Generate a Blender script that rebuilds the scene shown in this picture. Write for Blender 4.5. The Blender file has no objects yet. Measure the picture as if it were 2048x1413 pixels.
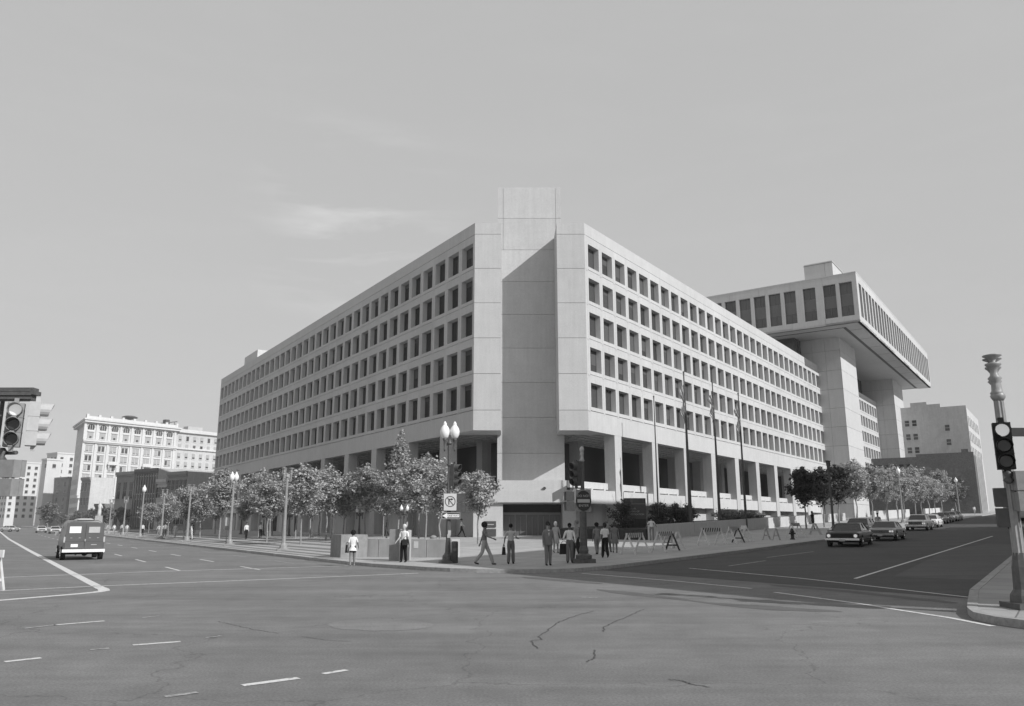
import bpy, bmesh, math, random
from mathutils import Vector, Matrix
random.seed(7)
scene = bpy.context.scene
COL = scene.collection
R = math.radians

# ------------------------------------------------------------------ camera
cam_d = bpy.data.cameras.new('camera'); cam = bpy.data.objects.new('camera', cam_d); COL.objects.link(cam)
scene.camera = cam
cam.location = (0, 0, 2.0)
cam.rotation_euler = (R(90 + 12.04), 0, 0)
cam_d.sensor_fit = 'HORIZONTAL'; cam_d.sensor_width = 36.0
cam_d.lens = 36.0 * 1552 / 2048
cam_d.shift_x = 9 / 2048; cam_d.shift_y = 8.5 / 2048
cam_d.clip_start = 0.1; cam_d.clip_end = 6000

# ------------------------------------------------------------------ sun, sky, exposure (a black and white photograph: everything neutral)
SUN = Vector((1.0, -0.77, 0.84)).normalized()          # direction towards the sun
sun_el = math.asin(SUN.z); sun_az = math.atan2(SUN.x, SUN.y)
w = bpy.data.worlds.new('World'); scene.world = w; w.use_nodes = True
nt = w.node_tree; nt.nodes.clear()
def wn(t, **k):
    n = nt.nodes.new(t)
    for a, b in k.items(): setattr(n, a, b)
    return n
sky = wn('ShaderNodeTexSky'); sky.sky_type = 'NISHITA'; sky.sun_disc = False
sky.sun_elevation = sun_el; sky.sun_rotation = sun_az
sky.air_density = 1.0; sky.dust_density = 0.6; sky.ozone_density = 1.0
bw = wn('ShaderNodeRGBToBW'); nt.links.new(sky.outputs[0], bw.inputs[0])
pw = wn('ShaderNodeMath', operation='POWER'); nt.links.new(bw.outputs[0], pw.inputs[0]); pw.inputs[1].default_value = 0.12
# thin high cloud wisps
tc = wn('ShaderNodeTexCoord')
mp = wn('ShaderNodeMapping'); mp.inputs['Scale'].default_value = (2.4, 2.4, 13.0); mp.inputs['Rotation'].default_value = (0, R(14), 0)
nt.links.new(tc.outputs['Generated'], mp.inputs[0])
nz = wn('ShaderNodeTexNoise'); nz.inputs['Scale'].default_value = 1.6; nz.inputs['Detail'].default_value = 7; nz.inputs['Roughness'].default_value = 0.6; nz.inputs['Distortion'].default_value = 0.6
nt.links.new(mp.outputs[0], nz.inputs[0])
cr = wn('ShaderNodeMapRange'); cr.inputs[1].default_value = 0.47; cr.inputs[2].default_value = 0.78; cr.inputs[3].default_value = 0; cr.inputs[4].default_value = 1
nt.links.new(nz.outputs[0], cr.inputs[0])
# the wisps live in one patch of sky above the long facade
dt = wn('ShaderNodeVectorMath', operation='DISTANCE'); nt.links.new(tc.outputs['Generated'], dt.inputs[0]); dt.inputs[1].default_value = (-0.190, 0.914, 0.358)
mr = wn('ShaderNodeMapRange'); mr.inputs[1].default_value = 0.15; mr.inputs[2].default_value = 0.03; mr.inputs[3].default_value = 0.06; mr.inputs[4].default_value = 1
nt.links.new(dt.outputs['Value'], mr.inputs[0])
cm = wn('ShaderNodeMath', operation='MULTIPLY'); nt.links.new(cr.outputs[0], cm.inputs[0]); nt.links.new(mr.outputs[0], cm.inputs[1])
c2 = wn('ShaderNodeMath', operation='MULTIPLY_ADD'); nt.links.new(cm.outputs[0], c2.inputs[0]); c2.inputs[1].default_value = 0.45; c2.inputs[2].default_value = 1.0
sm = wn('ShaderNodeMath', operation='MULTIPLY'); nt.links.new(pw.outputs[0], sm.inputs[0]); nt.links.new(c2.outputs[0], sm.inputs[1])
sc_ = wn('ShaderNodeMath', operation='MULTIPLY'); nt.links.new(sm.outputs[0], sc_.inputs[0]); sc_.inputs[1].default_value = 3.45
bg = wn('ShaderNodeBackground'); bg.inputs['Strength'].default_value = 0.104
nt.links.new(sc_.outputs[0], bg.inputs['Color'])
wo = wn('ShaderNodeOutputWorld'); nt.links.new(bg.outputs[0], wo.inputs[0])

sl = bpy.data.lights.new('sun', 'SUN'); sl.energy = 3.35; sl.angle = R(0.5); sl.color = (1, 1, 1)
so = bpy.data.objects.new('sun', sl); COL.objects.link(so)
so.rotation_euler = SUN.to_track_quat('Z', 'Y').to_euler()
so.location = (60, -60, 80)
vs = scene.view_settings
scene.display_settings.display_device = 'sRGB'
vs.view_transform = 'Standard'; vs.look = 'None'; vs.gamma = 1; vs.use_curve_mapping = False; vs.exposure = 0.40

# ------------------------------------------------------------------ street frame: a runs along the avenue, b along the side street
aL = math.atan(1037 / 1587.); aR = math.atan(1135 / 1587.)
dL = Vector((-math.sin(aL), math.cos(aL), 0)); dR = Vector((math.sin(aR), math.cos(aR), 0))
nR = Vector((dR.y, -dR.x, 0)); nL = Vector((-dL.y, dL.x, 0))
K = Vector((2, 30, 0))
HR = math.atan2(dR.y, dR.x); HL = math.atan2(dL.y, dL.x)
def gz(b): return 0.022 * min(max(0, b), 230)
def W(a, b, h=0.0):
    p = K + dL * a + dR * b
    return Vector((p.x, p.y, gz(b) + h))

# ------------------------------------------------------------------ materials
MATS = {}
def mat(name, v, rough=0.8, spec=0.3, nscale=0.0, namt=0.0, bump=0.0, big=0.0, metal=0.0, rnd=0.0, emit=0.0, trans=0.0, streak=0.0, bscale=None):
    if name in MATS: return MATS[name]
    m = bpy.data.materials.new(name); m.use_nodes = True; t = m.node_tree; n = t.nodes; l = t.links
    p = n['Principled BSDF']
    p.inputs['Base Color'].default_value = (v, v, v, 1)
    p.inputs['Roughness'].default_value = rough; p.inputs['Specular IOR Level'].default_value = spec; p.inputs['Metallic'].default_value = metal
    if trans: p.inputs['Transmission Weight'].default_value = trans
    if emit:
        p.inputs['Emission Color'].default_value = (1, 1, 1, 1); p.inputs['Emission Strength'].default_value = emit
    fac = None
    tcn = n.new('ShaderNodeTexCoord'); gp = n.new('ShaderNodeNewGeometry')
    def mul(x, y):
        k = n.new('ShaderNodeMath'); k.operation = 'MULTIPLY'
        l.new(x, k.inputs[0]); l.new(y, k.inputs[1]); return k.outputs[0]
    def noise(scale, amt, det=5, vec=None):
        q = n.new('ShaderNodeTexNoise'); q.inputs['Scale'].default_value = scale; q.inputs['Detail'].default_value = det; q.inputs['Roughness'].default_value = 0.6
        l.new(vec or gp.outputs['Position'], q.inputs['Vector'])
        r = n.new('ShaderNodeMapRange'); r.inputs[1].default_value = 0.3; r.inputs[2].default_value = 0.7; r.inputs[3].default_value = 1 - amt; r.inputs[4].default_value = 1 + amt
        l.new(q.outputs[0], r.inputs[0]); return r.outputs[0], q.outputs[0]
    if namt:
        fac, raw = noise(nscale, namt)
    if big:
        f2, _ = noise(0.09, big, 4); fac = mul(fac, f2) if fac else f2
        f3, _ = noise(0.9, big * 0.7, 5); fac = mul(fac, f3)
    if streak:
        mpn = n.new('ShaderNodeMapping'); mpn.inputs['Scale'].default_value = (2.2, 2.2, 0.12)
        l.new(gp.outputs['Position'], mpn.inputs[0])
        f4, _ = noise(1.5, streak, 4, mpn.outputs[0]); fac = mul(fac, f4) if fac else f4
    if rnd:
        oi = n.new('ShaderNodeObjectInfo'); r = n.new('ShaderNodeMapRange'); r.inputs[3].default_value = 1 - rnd; r.inputs[4].default_value = 1 + rnd
        l.new(oi.outputs['Random'], r.inputs[0]); fac = mul(fac, r.outputs[0]) if fac else r.outputs[0]
    if fac is not None:
        b = n.new('ShaderNodeMath'); b.operation = 'MULTIPLY'; b.inputs[1].default_value = v
        l.new(fac, b.inputs[0]); l.new(b.outputs[0], p.inputs['Base Color'])
    if bump:
        q = n.new('ShaderNodeTexNoise'); q.inputs['Scale'].default_value = bscale or (nscale * 3 if nscale else 30); q.inputs['Detail'].default_value = 3
        l.new(gp.outputs['Position'], q.inputs['Vector'])
        bp = n.new('ShaderNodeBump'); bp.inputs['Strength'].default_value = bump; bp.inputs['Distance'].default_value = 0.02
        l.new(q.outputs[0], bp.inputs['Height']); l.new(bp.outputs[0], p.inputs['Normal'])
    MATS[name] = m; return m

concrete = mat('precast_concrete', 0.49, 0.9, 0.15, 7.0, 0.06, 0.3, big=0.05, rnd=0.035, streak=0.045)
concrete2 = mat('cast_concrete', 0.46, 0.9, 0.15, 7.0, 0.07, 0.3, big=0.06, rnd=.03, streak=0.06)
whitec = mat('white_concrete', 0.52, 0.85, 0.15, 6.0, 0.05, 0.2, big=0.05, streak=0.04)
joint = mat('joint_shadow_gap', 0.10, 0.9)
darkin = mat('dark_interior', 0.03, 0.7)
glass = mat('window_glass', 0.018, 0.10, 0.45, rnd=0.6)
glass2 = mat('tinted_glass', 0.06, 0.12, 0.5, rnd=0.4)
frame_m = mat('window_frame_metal', 0.10, 0.5, 0.4)
spandrel = mat('grey_spandrel', 0.115, 0.45, 0.4)
black = mat('black_paint', 0.02, 0.45, 0.4, nscale=9, namt=0.3)
blackm = mat('matte_black', 0.012, 0.8)
dgrey = mat('dark_grey_paint', 0.07, 0.5, 0.4, nscale=9, namt=0.15)
mgrey = mat('mid_grey_paint', 0.24, 0.55, 0.35, nscale=7, namt=0.12)
lgrey = mat('light_grey_paint', 0.42, 0.55, 0.35, nscale=7, namt=0.08)
white = mat('white_paint', 0.75, 0.55, 0.3, nscale=12, namt=0.06)
globe = mat('milk_glass_globe', 0.8, 0.25, 0.5)
chrome = mat('chrome', 0.75, 0.22, 0.5, metal=0.9)
rubber = mat('tyre_rubber', 0.02, 0.85, 0.2)
carglass = mat('car_glass', 0.03, 0.05, 0.6)
brick_d = mat('dark_brick', 0.15, 0.9, 0.1, 4, 0.25, 0.4, big=0.12)
brick_m = mat('brown_brick', 0.25, 0.9, 0.1, 4, 0.15, 0.4, big=0.1)
stucco = mat('light_stucco', 0.42, 0.9, 0.1, 2, 0.07, 0.2, big=0.08, streak=0.08)
beige = mat('pale_masonry', 0.48, 0.9, 0.1, 2, 0.07, 0.2, big=0.07, streak=0.08)
terra = mat('white_terracotta', 0.56, 0.75, 0.2, 3, 0.05, 0.2, big=0.05, streak=0.05)
blind = mat('window_blind', 0.34, 0.8)
blind_d = mat('dim_window_blind', 0.09, 0.8)
bark = mat('pale_bark', 0.26, 0.9, 0.1, 9, 0.3, 0.6)
soil = mat('planting_soil', 0.05, 0.95, 0.05, 6, 0.3, 0.5)

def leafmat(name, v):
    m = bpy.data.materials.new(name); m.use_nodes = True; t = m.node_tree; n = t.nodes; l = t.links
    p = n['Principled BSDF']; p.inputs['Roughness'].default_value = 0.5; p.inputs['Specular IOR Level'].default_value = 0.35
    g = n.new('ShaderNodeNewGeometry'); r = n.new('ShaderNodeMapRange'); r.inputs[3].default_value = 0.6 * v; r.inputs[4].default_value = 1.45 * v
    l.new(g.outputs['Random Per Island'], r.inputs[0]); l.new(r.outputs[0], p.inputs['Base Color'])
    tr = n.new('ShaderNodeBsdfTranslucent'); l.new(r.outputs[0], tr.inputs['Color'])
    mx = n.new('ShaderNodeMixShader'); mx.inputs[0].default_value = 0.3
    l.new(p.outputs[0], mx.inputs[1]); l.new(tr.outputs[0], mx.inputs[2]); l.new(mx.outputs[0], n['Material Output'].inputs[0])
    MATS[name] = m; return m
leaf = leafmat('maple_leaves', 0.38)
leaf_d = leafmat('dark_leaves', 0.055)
leaf_f = leafmat('far_leaves', 0.2)

def roadmat(name, v, crack=0.35, patch=0.12):
    m = bpy.data.materials.new(name); m.use_nodes = True; t = m.node_tree; n = t.nodes; l = t.links
    p = n['Principled BSDF']; p.inputs['Roughness'].default_value = 0.82; p.inputs['Specular IOR Level'].default_value = 0.25
    g = n.new('ShaderNodeNewGeometry')
    def nz(scale, lo, hi, det=5, a=0.3, b=0.7, vec=None, dist=0):
        q = n.new('ShaderNodeTexNoise'); q.inputs['Scale'].default_value = scale; q.inputs['Detail'].default_value = det; q.inputs['Roughness'].default_value = 0.62; q.inputs['Distortion'].default_value = dist
        l.new(vec or g.outputs['Position'], q.inputs['Vector'])
        r = n.new('ShaderNodeMapRange'); r.inputs[1].default_value = a; r.inputs[2].default_value = b; r.inputs[3].default_value = lo; r.inputs[4].default_value = hi
        l.new(q.outputs[0], r.inputs[0]); return r.outputs[0]
    def mul(x, y):
        k = n.new('ShaderNodeMath'); k.operation = 'MULTIPLY'; l.new(x, k.inputs[0]); l.new(y, k.inputs[1]); return k.outputs[0]
    mpn = n.new('ShaderNodeMapping'); mpn.inputs['Rotation'].default_value = (0, 0, -HL); mpn.inputs['Scale'].default_value = (0.10, 0.85, 1)
    l.new(g.outputs['Position'], mpn.inputs[0])
    f = mul(nz(0.22, 1 - patch, 1 + patch, 4), nz(1.7, 0.90, 1.09, 6))
    f = mul(f, nz(1.0, 0.80, 1.10, 5, vec=mpn.outputs[0], dist=0.5))       # wear and oil along the wheel tracks
    f = mul(f, nz(28, 0.74, 1.24, 3))                                       # aggregate
    vo = n.new('ShaderNodeTexVoronoi'); vo.feature = 'DISTANCE_TO_EDGE'; vo.inputs['Scale'].default_value = 0.16
    q = n.new('ShaderNodeTexNoise'); q.inputs['Scale'].default_value = 1.3; q.inputs['Detail'].default_value = 6; l.new(g.outputs['Position'], q.inputs['Vector'])
    ad = n.new('ShaderNodeMixRGB'); ad.blend_type = 'ADD'; ad.inputs[0].default_value = 1.0
    l.new(g.outputs['Position'], ad.inputs[1]); l.new(q.outputs['Color'], ad.inputs[2]); l.new(ad.outputs[0], vo.inputs['Vector'])
    r = n.new('ShaderNodeMapRange'); r.inputs[1].default_value = 0.0; r.inputs[2].default_value = 0.004; r.inputs[3].default_value = 1 - crack; r.inputs[4].default_value = 1
    l.new(vo.outputs['Distance'], r.inputs[0]); f = mul(f, r.outputs[0])
    b = n.new('ShaderNodeMath'); b.operation = 'MULTIPLY'; b.inputs[1].default_value = v; l.new(f, b.inputs[0]); l.new(b.outputs[0], p.inputs['Base Color'])
    q2 = n.new('ShaderNodeTexNoise'); q2.inputs['Scale'].default_value = 60; l.new(g.outputs['Position'], q2.inputs['Vector'])
    bp = n.new('ShaderNodeBump'); bp.inputs['Strength'].default_value = 0.35; bp.inputs['Distance'].default_value = 0.01
    l.new(q2.outputs[0], bp.inputs['Height']); l.new(bp.outputs[0], p.inputs['Normal'])
    MATS[name] = m; return m
asphalt = roadmat('worn_grey_asphalt', 0.182, 0.3, 0.15)
asphalt_d = roadmat('fresh_dark_asphalt', 0.075, 0.15, 0.10)

def pavemat(name, v, sx=1.5, sy=1.5):
    m = bpy.data.materials.new(name); m.use_nodes = True; t = m.node_tree; n = t.nodes; l = t.links
    p = n['Principled BSDF']; p.inputs['Roughness'].default_value = 0.85; p.inputs['Specular IOR Level'].default_value = 0.2
    g = n.new('ShaderNodeNewGeometry')
    mpn = n.new('ShaderNodeMapping'); mpn.inputs['Rotation'].default_value = (0, 0, -HR); l.new(g.outputs['Position'], mpn.inputs[0])
    br = n.new('ShaderNodeTexBrick'); br.offset = 0.0; br.inputs['Scale'].default_value = 1; br.inputs['Brick Width'].default_value = sx; br.inputs['Row Height'].default_value = sy
    br.inputs['Mortar Size'].default_value = 0.018; br.inputs['Color1'].default_value = (v, v, v, 1); br.inputs['Color2'].default_value = (v * 0.92,) * 3 + (1,); br.inputs['Mortar'].default_value = (v * 0.45,) * 3 + (1,)
    l.new(mpn.outputs[0], br.inputs['Vector'])
    q = n.new('ShaderNodeTexNoise'); q.inputs['Scale'].default_value = 0.6; q.inputs['Detail'].default_value = 7; l.new(g.outputs['Position'], q.inputs['Vector'])
    r = n.new('ShaderNodeMapRange'); r.inputs[1].default_value = 0.3; r.inputs[2].default_value = 0.7; r.inputs[3].default_value = 0.86; r.inputs[4].default_value = 1.1; l.new(q.outputs[0], r.inputs[0])
    mx = n.new('ShaderNodeMixRGB'); mx.blend_type = 'MULTIPLY'; mx.inputs[0].default_value = 1; l.new(br.outputs[0], mx.inputs[1]); l.new(r.outputs[0], mx.inputs[2]); l.new(mx.outputs[0], p.inputs['Base Color'])
    MATS[name] = m; return m
pave = pavemat('plaza_paving', 0.40)
pave_d = pavemat('sidewalk_paving', 0.34, 1.2, 1.2)

def paintmat(name, v, base, wear=0.45):
    m = bpy.data.materials.new(name); m.use_nodes = True; t = m.node_tree; n = t.nodes; l = t.links
    p = n['Principled BSDF']; p.inputs['Roughness'].default_value = 0.7
    g = n.new('ShaderNodeNewGeometry'); q = n.new('ShaderNodeTexNoise'); q.inputs['Scale'].default_value = 9; q.inputs['Detail'].default_value = 6; q.inputs['Roughness'].default_value = 0.7
    l.new(g.outputs['Position'], q.inputs['Vector'])
    r = n.new('ShaderNodeMapRange'); r.inputs[1].default_value = wear - 0.08; r.inputs[2].default_value = wear + 0.08; r.inputs[3].default_value = base; r.inputs[4].default_value = v
    l.new(q.outputs[0], r.inputs[0]); l.new(r.outputs[0], p.inputs['Base Color'])
    MATS[name] = m; return m
paint = paintmat('road_paint', 0.62, 0.2, 0.40)
paint_w = paintmat('worn_road_paint', 0.42, 0.17, 0.5)
kerbm = mat('granite_kerb', 0.34, 0.85, 0.2, 8, 0.2, 0.4, big=0.1)
crackm = mat('crack_tar', 0.085, 0.9, 0.2, 8, 0.3)
lightpatch = roadmat('pale_asphalt_patch', 0.205, 0.05, 0.06)
oil = roadmat('oil_stained_asphalt', 0.12, 0.05, 0.06)

# ------------------------------------------------------------------ mesh builder
class MB:
    def __init__(s): s.v = []; s.f = []; s.m = []; s.sm = []; s.M = Matrix.Identity(4)
    def add(s, vs, fs, mi=0, smooth=False):
        o = len(s.v); s.v += [s.M @ Vector(p) for p in vs]
        for f in fs: s.f.append([o + i for i in f]); s.m.append(mi); s.sm.append(smooth)
        return s
    def box(s, x0, x1, y0, y1, z0, z1, mi=0, tx=0, ty=0):
        if x0 > x1: x0, x1 = x1, x0
        if y0 > y1: y0, y1 = y1, y0
        v = [(x0, y0, z0), (x1, y0, z0), (x1, y1, z0), (x0, y1, z0), (x0 + tx, y0 + ty, z1), (x1 - tx, y0 + ty, z1), (x1 - tx, y1 - ty, z1), (x0 + tx, y1 - ty, z1)]
        return s.add(v, [(0, 3, 2, 1), (4, 5, 6, 7), (0, 1, 5, 4), (1, 2, 6, 5), (2, 3, 7, 6), (3, 0, 4, 7)], mi)
    def prism(s, pts, z0, z1, mi=0):
        n = len(pts)
        f0 = (lambda p: z0(p)) if callable(z0) else (lambda p: z0); f1 = (lambda p: z1(p)) if callable(z1) else (lambda p: z1)
        v = [(p[0], p[1], f0(p)) for p in pts] + [(p[0], p[1], f1(p)) for p in pts]
        return s.add(v, [list(range(n))[::-1], list(range(n, 2 * n))] + [(i, (i + 1) % n, n + (i + 1) % n, n + i) for i in range(n)], mi)
    def cyl(s, p0, p1, r0, r1=None, n=10, mi=0, caps=True, smooth=True):
        r1 = r0 if r1 is None else r1; p0 = Vector(p0); p1 = Vector(p1); d = (p1 - p0).normalized()
        u = d.orthogonal().normalized(); w_ = d.cross(u)
        ring = lambda c, r: [tuple(c + (u * math.cos(t) + w_ * math.sin(t)) * r) for t in [2 * math.pi * i / n for i in range(n)]]
        s.add(ring(p0, r0) + ring(p1, r1), [(i, (i + 1) % n, n + (i + 1) % n, n + i) for i in range(n)], mi, smooth)
        if caps: s.add(ring(p0, r0), [list(range(n))[::-1]], mi); s.add(ring(p1, r1), [list(range(n))], mi)
        return s
    def lathe(s, prof, c=(0, 0, 0), n=12, mi=0, smooth=True, sx=1, sy=1):
        v = []; f = []
        for r, z in prof:
            for i in range(n):
                t = 2 * math.pi * i / n; v.append((c[0] + r * sx * math.cos(t), c[1] + r * sy * math.sin(t), c[2] + z))
        for k in range(len(prof) - 1):
            for i in range(n): j = (i + 1) % n; f.append((k * n + i, k * n + j, (k + 1) * n + j, (k + 1) * n + i))
        f.append(list(range(n))[::-1]); f.append([(len(prof) - 1) * n + i for i in range(n)])
        return s.add(v, f, mi, smooth)
    def ball(s, c, rx, ry=None, rz=None, n=10, m=6, mi=0):
        ry = ry or rx; rz = rz or rx
        pr = [(max(1e-4, math.sin(math.pi * k / m)), -math.cos(math.pi * k / m) * rz) for k in range(m + 1)]
        return s.lathe([(r, z) for r, z in pr], c, n, mi, True, rx, ry)
    def quad(s, a, b, c, d, mi=0): return s.add([a, b, c, d], [(0, 1, 2, 3)], mi)
    def mesh(s, name, mats):
        me = bpy.data.meshes.new(name); me.from_pydata([tuple(p) for p in s.v], [], s.f)
        for m_ in mats: me.materials.append(m_)
        me.polygons.foreach_set('material_index', s.m); me.polygons.foreach_set('use_smooth', s.sm); me.update(); return me
    def build(s, name, mats, parent=None, **k):
        if not isinstance(mats, (list, tuple)): mats = [mats]
        return put(name, s.mesh(name, mats), parent, **k)
def put(name, me, parent=None, loc=None, rz=None, **k):
    o = bpy.data.objects.new(name, me); COL.objects.link(o)
    if parent: o.parent = parent
    if loc is not None: o.location = loc
    if rz is not None: o.rotation_euler = (0, 0, rz)
    for a, b in k.items(): o[a] = b
    return o
def thing(name, label, cat, loc=(0, 0, 0), rz=0, group=None):
    o = bpy.data.objects.new(name, None); COL.objects.link(o); o.location = loc; o.rotation_euler = (0, 0, rz)
    o.empty_display_size = 0.3; o['label'] = label; o['category'] = cat
    if group: o['group'] = group
    return o
def copy_tree(o, loc=None, rz=None, label=None, group=None, parent=None, swap=None):
    c = o.copy(); COL.objects.link(c)
    if parent: c.parent = parent
    if loc is not None: c.location = loc
    if rz is not None: c.rotation_euler = (0, 0, rz)
    if label: c['label'] = label
    if group: c['group'] = group
    for ch in KIDS.get(o.name, []) or [x for x in COL.objects if x.parent == o]:
        copy_tree(ch, parent=c)
    return c
KIDS = {}
def kids(o):
    KIDS[o.name] = [x for x in COL.objects if x.parent == o]
    for k in KIDS[o.name]: kids(k)
def TM(loc, rz): return Matrix.Translation(loc) @ Matrix.Rotation(rz, 4, 'Z')
def text_mesh(body, size, ext=0.004, align='CENTER'):
    c = bpy.data.curves.new('lettering', 'FONT'); c.body = body; c.size = size; c.extrude = ext; c.align_x = align; c.align_y = 'CENTER'
    o = bpy.data.objects.new('lettering', c); COL.objects.link(o)
    bpy.context.view_layer.update()
    me = bpy.data.meshes.new_from_object(o.evaluated_get(bpy.context.evaluated_depsgraph_get()))
    bpy.data.objects.remove(o); bpy.data.curves.remove(c)
    return me
def letters(name, body, size, m_, parent, loc, rot):
    me = text_mesh(body, size); me.materials.clear(); me.materials.append(m_)
    o = put(name, me, parent); o.location = loc; o.rotation_euler = rot; return o
# ================================================================== SETTING: ground, roads, pavements
def sheet(name, pts, m_, h, parent=None, rows=(0.0, 230.0), **k):
    """flat polygon given in (a, b), split at the rows where the slope changes, laid h above the terrain"""
    bm = bmesh.new(); vs_ = [bm.verts.new((a, b, 0)) for a, b in pts]; bm.faces.new(vs_)
    for r in rows: bmesh.ops.bisect_plane(bm, geom=bm.verts[:] + bm.edges[:] + bm.faces[:], plane_co=(0, r, 0), plane_no=(0, 1, 0))
    bm.normal_update()
    for f in bm.faces:
        if f.normal.z < 0: f.normal_flip()
    for v in bm.verts: v.co = W(v.co.x, v.co.y, h)
    bm.normal_update()
    for f in bm.faces:
        if f.normal.z < 0: f.normal_flip()
    me = bpy.data.meshes.new(name); bm.to_mesh(me); bm.free(); me.materials.append(m_)
    return put(name, me, parent, **k)
def slab(name, pts, m_, h0, h1, **k):
    bm = bmesh.new(); vs_ = [bm.verts.new((a, b, 0)) for a, b in pts]; f = bm.faces.new(vs_)
    for r in (0.0, 230.0): bmesh.ops.bisect_plane(bm, geom=bm.verts[:] + bm.edges[:] + bm.faces[:], plane_co=(0, r, 0), plane_no=(0, 1, 0))
    ex = bmesh.ops.extrude_face_region(bm, geom=bm.faces[:])
    top = set(v for v in ex['geom'] if isinstance(v, bmesh.types.BMVert))
    for v in bm.verts: v.co = W(v.co.x, v.co.y, h1 if v in top else h0)
    bmesh.ops.recalc_face_normals(bm, faces=bm.faces[:])
    me = bpy.data.meshes.new(name); bm.to_mesh(me); bm.free(); me.materials.append(m_)
    return put(name, me, **k)
ST = dict(kind='structure')
sheet('ground', [(-1500, -1800), (3500, -1800), (3500, 2500), (-1500, 2500)], mat('distant_ground', 0.22, 0.95, 0.1, 0.05, 0.2), -0.03, **ST)
road = sheet('road', [(-700, -34), (1500, -34), (1500, 3.6), (-700, 3.6)], asphalt, 0.0, **ST)
road2 = sheet('side_road', [(-16, 3.6), (4, 3.6), (4, 330), (-16, 330)], asphalt_d, 0.002, **ST)
sheet('cross_road', [(136, 3.6), (162, 3.6), (162, 330), (136, 330)], asphalt, 0.002, **ST)
kerbL = [(14, -3.4), (11.5, -3.15), (9.5, -2.75), (7.5, -2.4), (6, -1.9), (4.7, -1.2), (3.7, -0.5), (2.7, 0.3), (1.7, 1.2), (1.0, 2.1), (0.35, 4.2), (0.0, 8), (-0.5, 13), (-0.9, 19), (-1.4, 28), (-1.8, 36), (-2.2, 60), (-2.4, 250)]
slab('pavement', [(140, -3.4)] + kerbL + [(140, 250)], pave, -0.2, 0.145, **ST)
slab('far_pavement', [(1500, -3.4), (158, -3.4), (158, 250), (1500, 250)], pave, -0.2, 0.145, **ST)
kerbE = [(-700, -1.3), (-17.5, -1.3), (-16.2, -1.05), (-15.5, -0.8), (-15.05, -0.3), (-14.85, 0.5), (-14.7, 2.1), (-14.5, 4.5), (-14.6, 20), (-15, 60), (-15.3, 250)]
slab('corner_pavement', kerbE + [(-700, 250)], pave_d, -0.2, 0.145, **ST)
slab('south_pavement', [(-700, -60), (1500, -60), (1500, -32), (-700, -32)], pave_d, -0.2, 0.145, **ST)

band_m = pavemat('dark_paving_band', 0.20, 0.6, 0.6)
for b0, b1 in ((-2.75, -2.35), (-1.7, -0.95), (0.1, 0.75), (1.6, 2.7), (4.4, 5.6), (7.2, 8.3)):
    sheet('paving_band', [(19.5 if b0 < 0 else 24, b0), (139, b0), (139, b1), (19.5 if b0 < 0 else 24, b1)], band_m, 0.150, **ST)
def ribbon(pts, wd, h, name, m_, parent=None, **k):
    """strip of width wd along a polyline in (a, b)"""
    mb = MB(); P = [W(a, b, h) for a, b in pts]; L_ = []; R_ = []
    for i, p in enumerate(P):
        t = (P[min(i + 1, len(P) - 1)] - P[max(i - 1, 0)]); t.z = 0; t.normalize(); n_ = Vector((-t.y, t.x, 0)) * (wd / 2)
        L_.append(p + n_); R_.append(p - n_)
    for i in range(len(P) - 1): mb.quad(R_[i], R_[i + 1], L_[i + 1], L_[i])
    return mb.build(name, m_, parent, **k)
def split0(pts):
    out = [pts[0]]
    for p, q in zip(pts, pts[1:]):
        if (p[1] < 0) != (q[1] < 0) and abs(p[1] - q[1]) > 1e-6:
            t = p[1] / (p[1] - q[1]); out.append((p[0] + (q[0] - p[0]) * t, 0.0))
        out.append(q)
    return out
def kerbstrip(name, pts, wd=0.17, top=0.152, flip=1):
    mb = MB(); P = split0(pts); n = len(P); off = []
    for i in range(n):
        p = W(*P[i]); t = W(*P[min(i + 1, n - 1)]) - W(*P[max(i - 1, 0)]); t.z = 0; t.normalize()
        nn = Vector((t.y, -t.x, 0)) * flip
        off.append((p + nn * 0.012, p - nn * wd))
    for i in range(n - 1):
        o0, i0 = off[i]; o1, i1 = off[i + 1]; u = Vector((0, 0, 1))
        L_ = (o1 - o0).length; k = max(1, int(L_ / 2.4)) if L_ < 60 else max(1, int(L_ / 6))
        for j in range(k):
            A = o0.lerp(o1, j / k + 0.004); B = o0.lerp(o1, (j + 1) / k - 0.004); C = i0.lerp(i1, (j + 1) / k - 0.004); D = i0.lerp(i1, j / k + 0.004)
            bt = [q - u * 0.2 for q in (A, B, C, D)]; tp = [q + u * (top + random.uniform(-.003, .003)) for q in (A, B, C, D)]
            mb.add(bt + tp, [(0, 1, 5, 4), (1, 2, 6, 5), (2, 3, 7, 6), (3, 0, 4, 7), (4, 5, 6, 7)])
    return mb.build(name, kerbm, **ST)
kerbstrip('kerb', [(140, -3.4)] + kerbL)
kerbstrip('kerb', kerbE, 0.2, 0.155)
kerbstrip('kerb', [(158, -3.4), (700, -3.4)], flip=-1)
kerbstrip('kerb', [(-700, -32), (1500, -32)], flip=1)

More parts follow.
